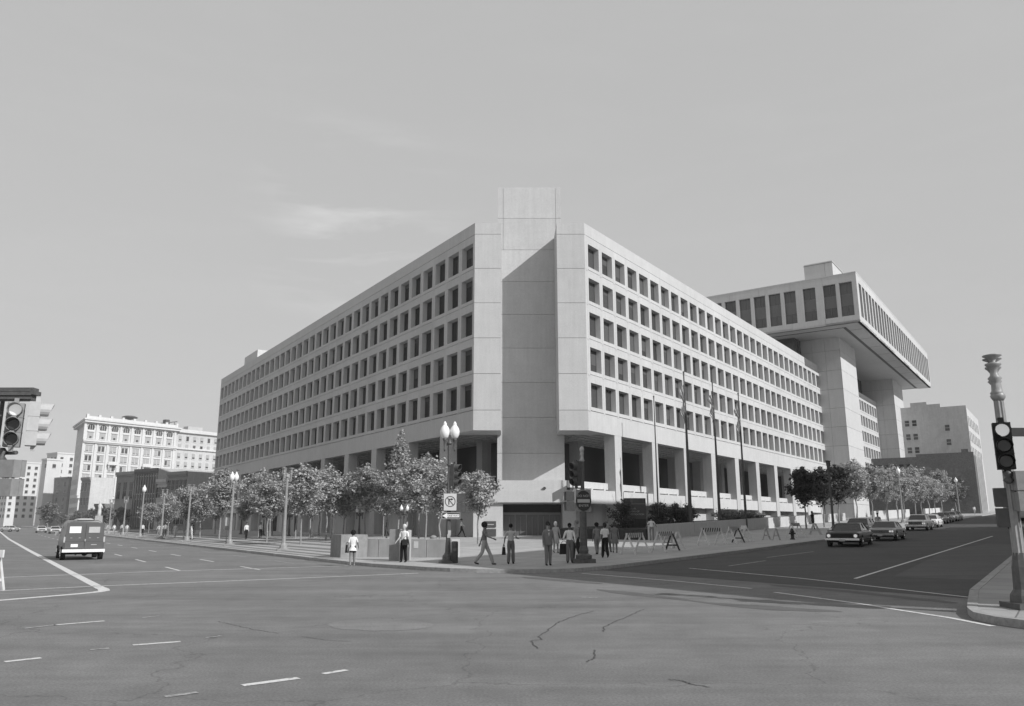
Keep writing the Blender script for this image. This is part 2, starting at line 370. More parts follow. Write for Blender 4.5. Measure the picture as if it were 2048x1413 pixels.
# painted markings, each a sheet of its own on the road
def line(name, pts, wd=0.14, m_=None, h=0.006): return ribbon(split0(pts), wd, h, name, m_ or paint, road)
line('centre_line', [(600, -17.0), (98.6, -16.93), (50, -16.5), (20, -16.15), (10.0, -16.02)], 0.30)
line('centre_line', [(10.0, -16.02), (9.4, -15.99), (8.75, -16.05), (8.45, -16.3), (8.25, -16.9), (8.0, -18.7), (7.9, -30)], 0.32)
line('crosswalk_line', [(12.2, -30), (11.4, -18.6), (10.7, -15.7), (8.73, -10.34), (6.49, -3.55)], 0.15)
line('crosswalk_line', [(18.6, -30), (18.2, -18.48), (16.77, -12.49), (13.3, -3.7)], 0.15)
line('crosswalk_line', [(0.3, 1.87), (-4.69, 1.97), (-8.11, 1.72)], 0.14)
line('crosswalk_line', [(-9.13, 1.28), (-12.0, 0.49), (-14.36, -0.6), (-15.3, -1.35)], 0.15)
line('crosswalk_line', [(-2.79, 6.9), (-8.47, 5.9), (-14.3, 3.9)], 0.13, h=0.008)
line('lane_line', [(-10.27, 7.03), (-10.7, 19.78), (-11.57, 47)], 0.12, h=0.008)
line('lane_dash', [(-3.9, 9.0), (-4.3, 13)], 0.1, paint_w, h=0.008)
line('lane_dash', [(-3.6, 15), (-4.4, 21)], 0.1, paint_w, h=0.008)
for A, B, m_, wd in [((1.0, -18.55), (1.08, -17.95), paint_w, .1), ((1.08, -18.0), (0.9, -17.0), paint, .13), ((0.8, -16.2), (0.78, -15.8), paint_w, .1),
                     ((-2.9, -17.7), (-3.0, -17.4), paint_w, .1), ((-3.0, -17.0), (-3.3, -16.2), paint, .13), ((-3.25, -15.7), (-3.25, -15.4), paint_w, .1),
                     ((-3.0, -18.95), (-3.08, -18.45), paint, .13), ((-7.6, -16.3), (-7.8, -15.5), paint, .14), ((-7.85, -15.1), (-7.9, -14.7), paint, .11),
                     ((-7.4, -17.3), (-7.5, -16.9), paint_w, .1), ((-4.9, -4.55), (-5.35, -4.25), paint_w, .12)]:
    line('lane_dash', [A, B], wd, m_)
def dashes(b, a0, a1, on, off, m_=None, wd=0.12):
    a = a0
    while a < a1: line('lane_dash', [(a, b + (a - a0) * 0.002), (a + on, b + (a + on - a0) * 0.002)], wd, m_); a += on + off
dashes(-11.85, 16.5, 140, 3.4, 5.6)
dashes(-8.6, 14.1, 140, 3.2, 5.4)
dashes(-5.4, 17.5, 120, 3.3, 5.6, paint_w, .1)
for c in ([(-9.07, -11.13), (-8.52, -10.75), (-8.57, -10.49), (-8.3, -10.3), (-8.0, -9.66), (-7.54, -8.84), (-7.4, -8.5), (-7.33, -8.25), (-7.06, -7.18), (-6.98, -6.51)],
          [(-10.46, -11.29), (-10.4, -11.0), (-10.32, -10.85), (-9.9, -10.34)],
          [(-9.0, -8.77), (-8.7, -8.4), (-8.56, -7.99), (-8.38, -7.37), (-8.17, -6.49), (-8.0, -5.9), (-7.79, -5.14)],
          [(-12.11, -11.19), (-12.3, -11.1), (-12.45, -11.16), (-12.84, -11.12)],
          [(14, -15.2), (13, -15.5), (12.2, -15.6)], [(11, -16.1), (10.2, -16.6), (9.3, -17.0)], [(-1.2, -14.9), (-2.2, -14.75), (-3, -14.6), (-4.1, -14.3)], [(-4.6, -14.1), (-5.3, -13.9), (-6, -13.5)]):
    q = []
    for p0, p1 in zip(c, c[1:]):
        for k in range(6): t = k / 6; q.append((p0[0] + (p1[0] - p0[0]) * t + random.uniform(-.03, .03), p0[1] + (p1[1] - p0[1]) * t + random.uniform(-.03, .03)))
    ribbon(q, 0.022 if c[0][0] < -5 else .014, 0.007, 'crack', crackm, road)
def blob(name, pts, m_, h):
    q = []
    n = len(pts)
    for i in range(n):
        p0, p1, p2, p3 = pts[i - 1], pts[i], pts[(i + 1) % n], pts[(i + 2) % n]
        for k in range(5):
            t = k / 5; f = lambda a, b, c, d: 0.5 * (2 * b + (c - a) * t + (2 * a - 5 * b + 4 * c - d) * t * t + (3 * b - a - 3 * c + d) * t ** 3)
            q.append((f(p0[0], p1[0], p2[0], p3[0]) + random.uniform(-.05, .05), f(p0[1], p1[1], p2[1], p3[1]) + random.uniform(-.05, .05)))
    return sheet(name, q, m_, h, road)
blob('asphalt_patch', [(-3.53, -13.0), (-3.42, -12.48), (-3.79, -11.67), (-4.69, -11.17), (-5.6, -11.2), (-5.7, -11.76), (-5.17, -12.6), (-4.31, -13.1)], lightpatch, 0.004)
blob('oil_stain', [(-3.87, -2.35), (-6.03, -2.15), (-8.52, -2.5), (-10.37, -1.85), (-12.05, -1.5), (-11.2, -2.3), (-9.76, -2.9), (-7.44, -2.75), (-5.31, -2.9)], oil, 0.004)
blob('oil_stain', [(-8.45, 3.3), (-10.9, 3.3), (-13.95, 2.6), (-13.78, 2.2), (-11.16, 2.7), (-8.75, 2.83)], oil, 0.0045)
blob('oil_stain', [(1.2, -0.9), (-0.5, -0.6), (-2.6, -0.55), (-2.7, -0.95), (-0.6, -1.3), (1.1, -1.4)], oil, 0.0045)
sheet('asphalt_patch', [(-11.3, 8.6), (-10.9, 26.57), (-12.3, 34.9), (-14.3, 34.7), (-14.2, 9.4)], roadmat('grey_patch', 0.10, .1, .08), 0.005, road2)
# ================================================================== THE OFFICE BUILDING
CR = Vector((7.956, 76, 0)); CLp = Vector((-3.379, 76, 0))
fbi = thing('office_building', 'huge pale concrete office block with deep square windows and a blank corner shaft', 'building', (2.4, 80, 0))
FO = Matrix.Translation(-Vector((2.4, 80, 0)))
def fr(P0, ang):                                   # local frame (t, inward, z) -> building space
    return FO @ Matrix.Translation(P0) @ Matrix.Rotation(ang, 4, 'Z')
FR = fr(CR, HR)                                     # side-street front: t grows away from the corner
FL = fr(CLp, HL + math.pi)                          # avenue front: t is negative away from the corner
J0 = 12.88; FH = 3.665; JT = 31.25; TOP = 32.5; SOF = 10.88
def fpart(name, mb, mats, M=None, **k):
    if M is not None:
        for i, v in enumerate(mb.v): mb.v[i] = M @ v
    return mb.build(name, mats, fbi, **k)

# one precast bay: frame with a deep opening, sill lip and the little drop at the pier foot
PIT = 2.98; WW = 2.28; WZ0 = 0.37; WZ1 = 2.82; DEP = 0.60
def bay_mesh(mb=None, x=0, z=0, first=0.0):
    mb = mb or MB(); a = x + 0.008; b = x + PIT - 0.008; w0 = x + 0.35; w1 = w0 + WW; zt = z + FH - 0.03; d = DEP
    fz = [(a, z), (w0, z), (w1, z), (b, z)]
    def fq(x0, x1, z0, z1, y=0): mb.quad((x0, y, z0), (x1, y, z0), (x1, y, z1), (x0, y, z1))
    fq(a, w0, z, zt); fq(w1, b, z, zt); fq(w0, w1, z, z + WZ0); fq(w0, w1, z + WZ1, zt)
    e = 0.05
    mb.quad((w0, 0, z + WZ0), (w0 + e, d, z + WZ0 + e), (w0 + e, d, z + WZ1 - e), (w0, 0, z + WZ1))
    mb.quad((w1, 0, z + WZ0), (w1, 0, z + WZ1), (w1 - e, d, z + WZ1 - e), (w1 - e, d, z + WZ0 + e))
    mb.quad((w0, 0, z + WZ1), (w0 + e, d, z + WZ1 - e), (w1 - e, d, z + WZ1 - e), (w1, 0, z + WZ1))
    mb.quad((w0, 0, z + WZ0), (w1, 0, z + WZ0), (w1 - e, d, z + WZ0 + e), (w0 + e, d, z + WZ0 + e))
    mb.quad((a, 0, zt), (b, 0, zt), (b, 0.12, zt), (a, 0.12, zt)); mb.quad((a, 0, z), (a, .12, z), (b, .12, z), (b, 0, z))
    # drop tab under the pier
    mb.box(x - 0.14, x + 0.14, -0.028, 0.03, z - 0.16, z - 0.002)
    mb.box(w0 - 0.03, w1 + 0.03, -0.03, 0.0, z + 0.0, z + 0.10)
    return mb
def win_mesh(kind, mb=None, x=0, z=0):
    mb = mb or MB(); w0 = x + 0.40; w1 = w0 + WW - 0.1; z0 = z + WZ0 + .05; z1 = z + WZ1 - .05; d = DEP
    mb.quad((w0, d - .002, z0), (w1, d - .002, z0), (w1, d - .002, z1), (w0, d - .002, z1), 0)
    f = 0.05
    for q in ((w0, w1, z0, z0 + f), (w0, w1, z1 - f, z1), (w0, w0 + f, z0 + f, z1 - f), (w1 - f, w1, z0 + f, z1 - f), ((w0 + w1) / 2 - .02, (w0 + w1) / 2 + .02, z0 + f, z1 - f)):
        mb.box(q[0], q[1], d - 0.05, d - 0.004, q[2], q[3], 1)
    if kind: mb.quad((w0 + f, d - .006, z1 - kind), (w1 - f, d - .006, z1 - kind), (w1 - f, d - .006, z1 - f), (w0 + f, d - .006, z1 - f), 2)
    return mb
bay_me = bay_mesh().mesh('facade_bay', [concrete])
win_me = [win_mesh(k).mesh('window', [glass, frame_m, blind_d]) for k in (0, 0, 0, 0, 0, 0, 0.5, 1.1)]
win_meR = [win_mesh(k).mesh('window', [glass2, frame_m, blind_d]) for k in (0, 0, 0, 0.3, 0.6, 0.9, 1.5, 2.2)]
bays = []
for r in range(5):
    for i in range(31): bays.append(('R', r, 0.34 + PIT * i))
    for i in range(36): bays.append(('L', r, -0.01 - PIT * (i + 1)))
    for i in range(14): bays.append(('R', r, 106.4 + PIT * i))
def baydist(q):
    P = CR + dR * q[2] if q[0] == 'R' else CLp - dL * q[2]
    return P.length + (0 if q[0] == 'R' and q[2] < 100 else (25 if q[0] == 'L' else 60))
bays.sort(key=baydist)
rest = MB(); restw = MB()
for n_, (s, r, t) in enumerate(bays):
    F = FR if s == 'R' else FL; z = J0 + FH * r + 0.03
    if n_ < 300:
        o = put('facade_bay', bay_me, fbi); o.matrix_local = F @ Matrix.Translation((t, 0, z))
        put('window', random.choice(win_me if s == 'L' else win_meR), o)
    else:
        rest.M = F; bay_mesh(rest, t, z); restw.M = F; win_mesh(random.choice((0, 0, .6)), restw, t, z)
rest.build('facade_bay', concrete, fbi, kind='stuff', label='the most distant window bays of the pale concrete fronts')
restw.build('window', [glass2, frame_m, blind_d], fbi, kind='stuff', label='windows in the most distant bays')

# parapet, lower fascia, end strips
m = MB(); m.box(0.02, 92.3, 0, 0.5, JT, TOP); fpart('parapet', m, concrete, FR)
m = MB(); m.box(106, 148.6, 0, 0.5, JT, TOP - .3); fpart('parapet', m, concrete, FR)
m = MB(); m.box(-107.4, -0.02, 0, 0.5, JT, TOP); fpart('parapet', m, concrete, FL)
m = MB(); m.box(0.02, 92.3, 0, 1.0, SOF, J0 - .03); fpart('fascia', m, concrete, FR)
m = MB(); m.box(106, 148.6, 0, 1.0, SOF, J0 - .03); fpart('fascia', m, concrete, FR)
m = MB(); m.box(-107.4, -0.02, 0, 1.0, SOF, J0 - .03); fpart('fascia', m, concrete, FL)
m = MB()
m.box(0.0, 0.335, 0, 0.3, J0, JT - .03); m.box(0.34 + 31 * PIT, 92.3, 0.0, 0.3, J0, JT - .03); fpart('end_pier', m, concrete, FR)
m = MB(); m.box(-107.4, -107.3, 0, 0.3, J0, JT - .03); fpart('end_pier', m, concrete, FL)
# body behind the fronts (glass line) with open ground storey
Pa = CLp + dL * 107.3 - nL * DEP; P0 = CLp - nL * DEP; Q0 = CR - nR * DEP; Q1 = CR + dR * 165 - nR * DEP; Bk = Pa + dR * 150
body = [(p.x, p.y) for p in (P0, Vector((-1.0, 80.9, 0)), Vector((5.8, 80.9, 0)), Q0, Q1, Bk, Pa)]
m = MB(); m.M = FO; m.prism(body, SOF + 0.55, TOP - 0.9); m.build('core', concrete2, fbi)
def inset(dist):
    A = CLp + dL * 106 - nL * dist
    # meeting point of the two inset lines
    p1 = CLp - nL * dist; p2 = CR - nR * dist
    den = dL.x * dR.y - dL.y * dR.x; t = ((p2.x - p1.x) * dR.y - (p2.y - p1.y) * dR.x) / den; c = p1 + dL * t
    return [(q.x, q.y) for q in (c, CR + dR * 160 - nR * dist, Bk, A)]
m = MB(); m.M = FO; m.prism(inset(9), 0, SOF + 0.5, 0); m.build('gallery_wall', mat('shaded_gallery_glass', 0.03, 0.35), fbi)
pod = inset(1.25); q1 = CLp - nL * 1.25 + dL * 1.0; q2 = CR - nR * 1.25 + dR * 1.0
m = MB(); m.M = FO; m.prism([(q1.x, q1.y), (-0.5, 79.4), (5.4, 79.4), (q2.x, q2.y)] + pod[1:], -0.3, 3.78); m.build('podium', concrete2, fbi)
# coffered soffit
m = MB()
for F, t0, t1 in ((FR, 0.6, 92), (FL, -107, -0.6)):
    m.M = F; t = t0
    while t < t1: m.box(t, t + .28, 1.0, min(9.2, (4.3 - t) / 1.53 if t0 < 0 else (t + 4.6) / 1.4), SOF + .12, SOF + .56); t += 1.49
    for j in range(7): d_ = 1.25 + j * 1.3; m.box(t0 if t0 < 0 else max(t0, 1.4 * d_ - 4.6), min(t1, 4.3 - 1.53 * d_) if t0 < 0 else t1, d_ - .25, d_, SOF + .10, SOF + .56)
m.build('coffered_soffit', concrete2, fbi)
# corner soffit slabs
m = MB(); m.M = FO
m.prism([(-3.33, 76.06), (-0.72, 76.06), (-0.72, 80.3), (-6.0, 80.3)], SOF + .02, SOF + .5)
m.prism([(5.15, 76.06), (7.9, 76.06), (10.9, 80.3), (5.15, 80.3)], SOF + .02, SOF + .5)
m.build('corner_soffit', concrete2, fbi)
# columns (right front: far edge at 6.96 + 8.94 k)
for k in range(10):
    t = 5.42 + 8.94 * k
    if t < 90: m = MB(); m.box(t, t + 1.52, 0.012, 1.24, -0.2, SOF - .002); fpart('column', m, concrete2, FR)
for k in range(12):
    t = -(5.35 + 8.94 * k)
    if t > -106: m = MB(); m.box(t - 1.5, t, 0.012, 1.24, -0.2, SOF - .002); fpart('column', m, concrete2, FL)
for k in range(10):                                 # inner row seen in the dark gallery
    for F, t in ((FR, 9.9 + 8.94 * k), (FL, -(11 + 8.94 * k))):
        m = MB(); m.box(t, t + 1.2, 7.0, 8.2, 3.75, SOF + .3); fpart('gallery_column', m, concrete2, F)
# balcony walls and rails between the columns
def balcony(F, t0, t1, rail=True):
    m = MB(); m.box(t0, t1, 0.10, 0.55, 3.80, 5.14); fpart('balcony_wall', m, whitec, F)
    if rail:
        m = MB(); m.box(t0 + .02, t1 - .02, 0.9, 1.22, 5.30, 5.95); fpart('balcony_rail', m, whitec, F)
        m = MB(); x = t0 + .9
        while x < t1: m.box(x, x + .3, 0.55, 1.0, 5.06, 5.32); x += 2.6
        fpart('rail_bracket', m, whitec, F)
for k in range(10):
    a = 6.96 + 8.94 * k; b = a + 7.40
    if k < 9: balcony(FR, a, b)
balcony(FR, -2.2, 5.40)
for k in range(11): balcony(FL, -(14.29 + 8.94 * k), -(6.85 + 8.94 * k))
balcony(FL, -5.35, 0.6)
# wall panels of the base, with dark panels painted as shaded door openings on the avenue side
for k in range(10):
    a = 6.96 + 8.94 * k
    for j in range(3):
        m = MB(); m.box(a + .02 + j * 2.47, a + 2.46 + j * 2.47, 1.14, 1.24, -0.2, 3.6); fpart('base_panel', m, concrete2, FR)
for k in range(11):
    a = -(6.85 + 8.94 * k)
    for j in range(3):
        if (k, j) in ((5, 1), (6, 2), (7, 0), (9, 1), (10, 0)):
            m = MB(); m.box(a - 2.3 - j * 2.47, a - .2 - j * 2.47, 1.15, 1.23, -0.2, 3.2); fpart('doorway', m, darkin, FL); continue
        m = MB(); m.box(a - 2.46 - j * 2.47, a - .02 - j * 2.47, 1.14, 1.24, -0.2, 3.7); fpart('base_panel', m, concrete2, FL)
# chamfer panels
zj = [SOF, J0, J0 + FH, J0 + 2 * FH, J0 + 3 * FH, J0 + 4 * FH, JT, TOP]
for x0, x1 in ((-3.379, -0.66), (5.09, 7.956)):
    for a, b in zip(zj, zj[1:]):
        m = MB(); m.M = FO
        if x0 < 0: pts = [(x0 + .004, 76), (x1, 76), (x1, 80.3), (x1 - .4, 80.3), (x1 - .4, 76.28), (x0 - .13, 76.28)]
        else: pts = [(x0, 76), (x1 - .004, 76), (x1 + .13, 76.28), (x0 + .4, 76.28), (x0 + .4, 80.3), (x0, 80.3)]
        m.prism(pts, a + (0.02 if a > SOF else 0), b - 0.02); m.build('corner_panel', concrete, fbi)
    m = MB(); m.M = FO; m.box(x0 + .06, x1 - .06, 76.06, 76.24, SOF + .1, TOP - .1); xs = x1 - .34 if x0 < 0 else x0 + .06; m.box(xs, xs + .28, 76.24, 79.85, SOF + .1, TOP - .1); m.build('joint_backing', joint, fbi)
# central shaft: courses of concrete panels
zs = [5.9, 9.0, 12.73, 16.43, 20.13, 23.83, 27.5, 31.12, 34.77, 38.44]
for a, b in zip(zs, zs[1:]):
    cols = [(-1.06, -.495), (-.46, 5.28), (5.315, 5.88)] if b > 32 else [(-1.06, 5.88)]
    for x0, x1 in cols:
        m = MB(); m.M = FO; m.box(x0, x1, 80.35, 80.85, a + .018, b - .018); m.build('shaft_panel', concrete, fbi)
m = MB(); m.M = FO; m.box(-1.0, 5.81, 80.41, 88, 3.0, 38.3); m.build('shaft', concrete2, fbi)
m = MB(); m.M = FO; m.box(-0.47, -0.46, 80.37, 80.42, 31, 38.26); m.build('joint_backing', joint, fbi)
# corner balcony box, entrance recess and glazed doors
m = MB(); m.M = FO; m.prism([(-3.6, 76.0), (5.72, 76.0), (7.4, 76.0), (9.2, 78.6), (5.7, 80.1), (-1.0, 80.1), (-5.3, 79.1)], 3.92, 5.1); m.build('corner_balcony', whitec, fbi)
m = MB(); m.M = FO; m.box(-0.92, 5.72, 76.03, 80.3, 5.1, 6.02); m.build('corner_balcony', whitec, fbi)
m = MB(); m.M = FO; m.box(-3.3, -0.45, 76.35, 79.6, -0.2, 3.91); m.build('entrance_wall', whitec, fbi)
m = MB(); m.M = FO; m.prism([(5.35, 76.35), (6.6, 76.35), (9.6, 80.4), (5.35, 80.4)], -0.2, 3.91); m.build('entrance_wall', whitec, fbi)
m = MB(); m.M = FO; m.box(-0.45, 5.35, 78.9, 79.2, -0.2, 3.9); m.build('entrance_back_wall', mat('dark_transom', 0.035, .6), fbi)
m = MB(); m.M = FO; m.box(-0.5, 5.4, 76.3, 79, 3.80, 3.905); m.build('entrance_ceiling', concrete2, fbi)
m = MB(); m.M = FO
for i in range(6):
    x = -0.42 + i * 1.13; m.box(x, x + .09, 78.45, 78.6, .5, 2.85)
m.box(-.42, 5.32, 78.46, 78.6, 2.78, 3.0); m.build('door_frame', mgrey, fbi)
for i in range(5):
    x = -0.33 + i * 1.13
    m = MB(); m.M = FO; m.box(x + .01, x + 1.03, 78.5, 78.54, .5, 2.77); d_ = m.build('door', mat('bronze_door_glass', .11, .25, .5), fbi)
    m = MB(); m.M = FO; m.box(x + .48, x + .53, 78.42, 78.5, .6, 2.6); m.build('door_stile', mgrey, d_)
m = MB(); m.M = FO; m.box(-2.25, -1.1, 76.25, 76.34, 1.6, 2.15, 0); m.box(-2.25, -1.1, 76.25, 76.34, .75, 1.42, 0); m.build('notice_board', dgrey, fbi)
m = MB(); m.M = FO; m.box(-2.0, -1.3, 76.235, 76.25, 1.8, 1.88); m.build('notice_board', lgrey, fbi)
m = MB(); m.M = FO; m.box(3.42, 3.72, 75.86, 76, 5.2, 5.34); m.box(3.5, 3.64, 75.92, 76.03, 5.3, 5.4); m.build('security_camera', dgrey, fbi)
m = MB(); m.M = FO; m.box(-2.6, -1.3, 81.0, 82, 5.1, 6.6); m.build('guard_booth', mgrey, fbi)
m = MB(); m.M = FO; m.box(-2.75, -1.2, 80.9, 82.1, 6.6, 6.72); m.build('booth_roof', lgrey, fbi)
# end wall on the avenue side
m = MB(); m.box(-107.5, -107.35, 0.0, 24, SOF, TOP); fpart('end_wall', m, concrete, FL)
# roof-top pale block seen over the far end of the avenue front
m = MB(); m.box(-105, -95, 4, 12, TOP - 1, 37.3); fpart('rooftop_block', m, whitec, FL)
# rear recess block under the upper storeys
m = MB(); m.box(88, 160, 3.0, 40, TOP - .9, 38.0); fpart('setback_storey', m, mat('setback_glass', .03, .2, .5), FR)
for t in range(90, 160, 3): m = MB(); m.box(t, t + .3, 2.8, 3.0, TOP - .9, 38.0); fpart('mullion', m, dgrey, FR)

# piers
def pier(t0, t1):
    c = MB(); c.box(t0 + .12, t1 - .12, -4.18, 6, 0, 37.86); fpart('pier_core', c, joint, FR)
    lv = [-0.2, 5.5, 9.15, 12.8, 16.48, 20.15, 23.8, 27.5, 31.25, 35.2, 37.84]
    for a, b in zip(lv, lv[1:]):
        for y0, y1 in ((-4.3, -1.55), (-1.52, 0.9), (0.93, 6)):
            if y0 > 0 and a < 30: continue
            m = MB(); m.box(t0, t0 + .12, y0, y1, a + .025, b - .025); fpart('pier_panel', m, concrete, FR)
        m = MB(); m.box(t0, t1, -4.32, -4.18, a + .025, b - .025); fpart('pier_panel', m, concrete, FR)
        m = MB(); m.box(t1 - .12, t1, -4.18, 2, a + .025, b - .025); fpart('pier_panel', m, concrete, FR)
pier(92.3, 106.1); pier(148.6, 162.3)
# cantilevered upper block
BT0, BT1, BN, BZ0, BZ1 = 82.1, 169.4, -10.4, 37.84, 47.4
c = MB(); c.box(BT0 + 1.0, BT1 - 1.0, BN + 1.5, 44, BZ0 + .3, BZ1 - .5); fpart('upper_core', c, glass2, FR)
# soffit: outer ring, flush dark strip painted as the groove's shade, inner field
m = MB(); m.box(BT0, BT0 + 3.0, BN + 3.2, 44, BZ0, BZ0 + .4); m.box(BT0, BT1, BN, BN + 3.2, BZ0, BZ0 + .4); fpart('soffit_rim', m, concrete2, FR)
m = MB(); m.box(BT0 + 3.5, BT1 - 2, BN + 3.7, 44, BZ0 - .02, BZ0 + .4); fpart('soffit_field', m, concrete2, FR)
m = MB(); m.box(BT0 + 2.9, BT1 - 1, BN + 3.1, 44, BZ0 - .004, BZ0 + .42); fpart('joint_backing', m, joint, FR)
m = MB(); t = BT0 + 6
while t < BT1 - 2: m.box(t, t + .12, BN + .9, BN + 3.2, BZ0 - .015, BZ0 + .01); t += 8.94
fpart('soffit_joint', m, joint, FR)
# fascia bands of the block in panels
def bandrow(z0, z1, nm):
    y = BN; k = 0
    while y < 44:
        m = MB(); m.box(BT0, BT0 + .5, y + (0 if k == 0 else .015), min(y + 5.96, 44) - .015, z0, z1); fpart(nm, m, concrete, FR); y += 5.96; k += 1
    t = BT0 + .5; k = 0
    while t < BT1 - .01:
        m = MB(); m.box(t + (.0 if k == 0 else .015), min(t + 8.94, BT1) - .015, BN, BN + .5, z0, z1); fpart(nm, m, concrete, FR); t += 8.94; k += 1
bandrow(BZ0, 39.2, 'lower_band'); bandrow(45.66, BZ1 - .22, 'upper_band')
m = MB(); m.box(BT0 - .03, BT0 + .6, BN - .03, 44, BZ1 - .2, BZ1); m.box(BT0 + .6, BT1 + .03, BN - .03, BN + .6, BZ1 - .2, BZ1); m.box(BT1 - .6, BT1 + .03, BN + .6, 44, BZ1 - .2, BZ1); fpart('coping', m, whitec, FR)
m = MB(); m.box(BT0 + .5, BT1 - .5, BN + .5, 44, BZ1 - .6, BZ1 - .3); fpart('upper_roof', m, concrete2, FR)
# windows facing the avenue
wl = [(-9.6, -7.35), (-6.71, -4.45), (-3.07, -0.78), (0.58, 2.78)]
k = 3.45
while k < 40: wl.append((k, k + 2.27)); k += 2.93
prev = BN
for a, b in wl:
    m = MB(); m.box(BT0, BT0 + .55, prev, a, 39.2, 45.66); fpart('window_pier', m, concrete, FR)
    m = MB(); m.box(BT0 + .62, BT0 + .66, a, b, 39.2, 45.66, 0)
    fr_ = m; fr_.box(BT0 + .52, BT0 + .62, (a + b) / 2 - .05, (a + b) / 2 + .05, 43.55, 45.66, 1); fr_.box(BT0 + .52, BT0 + .62, (a + b) / 2 - .05, (a + b) / 2 + .05, 39.2, 41.2, 1)
    o = fpart('tall_window', fr_, [glass2, frame_m], FR)
    m = MB(); m.box(BT0 + .56, BT0 + .63, a, b, 41.2, 43.5)
    for i, v in enumerate(m.v): m.v[i] = FR @ v
    m.build('spandrel', spandrel, o)
    prev = b
# fins facing the side street
t = BT0 + .5; n_ = 0
m = MB(); m.box(BT0 + .5, BT0 + 1.75, BN, BN + .9, 39.2, 45.66); fpart('corner_pier', m, concrete, FR)
t = BT0 + 1.75
while t < BT1 - 1.5:
    m = MB(); m.box(t - .02, t + 2.22, BN + 1.3, BN + 1.35, 39.2, 45.66); fpart('tall_window', m, spandrel, FR)
    m = MB(); m.box(t + 2.2, t + 2.96, BN + .0, BN + 1.45, 39.2, 45.66); fpart('fin', m, concrete, FR)
    t += 2.96
m = MB(); m.box(BT1 - .5, BT1, BN + .5, 44, 39.2, 45.66); fpart('end_wall', m, concrete, FR)
m = MB(); m.box(100, 118, -2.75, 3.0, BZ1 - .5, 56.1); fpart('penthouse', m, concrete, FR)
m = MB(); m.box(99.9, 118.1, -2.85, 3.1, 55.75, 55.8); m.box(99.97, 99.99, -1.2, -1.16, 47, 56); fpart('joint_backing', m, joint, FR)
# ================================================================== OTHER BUILDINGS
def block_frame(a, b, rot=HR): return W(a, b), rot
# ---- shade-casting office blocks across the side street (out of the picture to the right)
def east_block(a0, a1, b0, b1, h, label, m_, wm, fl=3.7):
    """block whose west wall stands at a = a0 (a decreases eastwards)"""
    t = thing('office_block', label, 'building', W(a0, b0), HR)
    # local frame: x = along b, y = across (towards the east is negative a)
    L_ = b1 - b0; D = abs(a1 - a0); s_ = 1 / math.sin(aL + aR)
    mb = MB(); kx = -(a1 - a0) * 0
    P = [W(a0, b0), W(a0, b1), W(a1, b1), W(a1, b0)]
    Mi = TM(W(a0, b0), HR).inverted(); pts = [(Mi @ Vector((p.x, p.y, W(a0, b0).z))) for p in P]
    mb.prism([(p.x, p.y) for p in pts], -1.5, h); mb.build('wall', m_, t)
    mb = MB(); mb.prism([(p.x * 1.0 + (0.3 if i in (1, 2) else -0.3), p.y + (0.3 if i in (0, 1) else -0.3)) for i, p in enumerate(pts)], h, h + .6); mb.build('cornice', whitec, t)
    n = int(L_ / 3.6)
    for k in range(n):
        x = 1.2 + k * 3.6
        for f in range(int((h - 2) / fl)):
            mb = MB(); z = 1.4 + f * fl; mb.box(x, x + 1.5, 0.0, 0.05, z, z + 2.1, 0)
            mb.box(x - .1, x + 1.6, 0.0, 0.14, z - .15, z, 1); mb.build('window', [glass, whitec], t)
    return t
east_block(-22, -44, 11.0, 26.4, 20, 'stone office block across the side street, south end, out of frame to the right', stucco, glass)
east_block(-22, -44, 27.2, 38.6, 17, 'lower stone office block between two taller ones, out of frame to the right', beige, glass)
east_block(-22, -40, 92, 150, 14, 'low stone office block far up the side street, out of frame to the right', beige, glass)
east_block(-22, -46, 39.2, 68.5, 30.7, 'tall stone office block across the side street, north end, out of frame to the right', stucco, glass)

# ---- ornate white hotel on the left
hp = W(330, 11.3); hp.z = 0.1
hotel = thing('grand_hotel', 'tall ornate white hotel with arched top storey windows behind the low brick houses', 'building', hp, HR); hotel.scale = (1.255, 1.255, 1.255)
HL_ = 32.2; HT = 62
m = MB(); m.prism([(.3, .3), (HL_, .3), (HL_ + 9.5, 26), (9.8, 26)], -1, 33.6); m.build('wall', terra, hotel)
m = MB(); m.prism([(HL_, 1.1), (HT, 1.1), (HT + 9, 26), (HL_ + 9.2, 26)], -1, 33.4); m.build('wing_wall', beige, hotel)
m = MB(); m.prism([(-.9, -.9), (HL_ + .6, -.9), (HL_ + 9.5, 26), (8.4, 26)], 33.6, 34.3); m.prism([(-1.3, -1.3), (HL_ + .9, -1.3), (HL_ + 9.8, 26), (8.0, 26)], 34.3, 34.8); m.build('cornice', terra, hotel)
m = MB(); m.box(HL_ + .9, HT, 0.2, 40, 33.4, 34.6); m.build('wing_cornice', terra, hotel)
m = MB(); m.box(-.2, HL_, -.2, .3, 34.8, 35.7); x = 0
while x < HL_: m.box(x - .2, x + .6, -.25, .35, 34.8, 36.3); x += 3.95
m.build('balustrade', terra, hotel)
m = MB(); m.box(-.7, HL_ + .3, -.7, .3, 27.4, 28.0); m.box(-.4, HL_ + .1, -.4, .3, 27.0, 27.4); m.box(HL_ + .3, HT, .5, 1.2, 27.4, 28.0); m.build('string_course', terra, hotel)
m = MB(); m.box(-.4, HL_ + .1, -.4, .3, 9.2, 9.8); m.build('string_course', terra, hotel)
for k in range(9):
    x = 3.95 * k - 0.15
    m = MB(); m.box(x - .35, x + .35, -.05, .32, 28.1, 33.6); m.box(x - .3, x + .3, 0.0, .32, 10, 26.9); m.build('pilaster', terra, hotel)
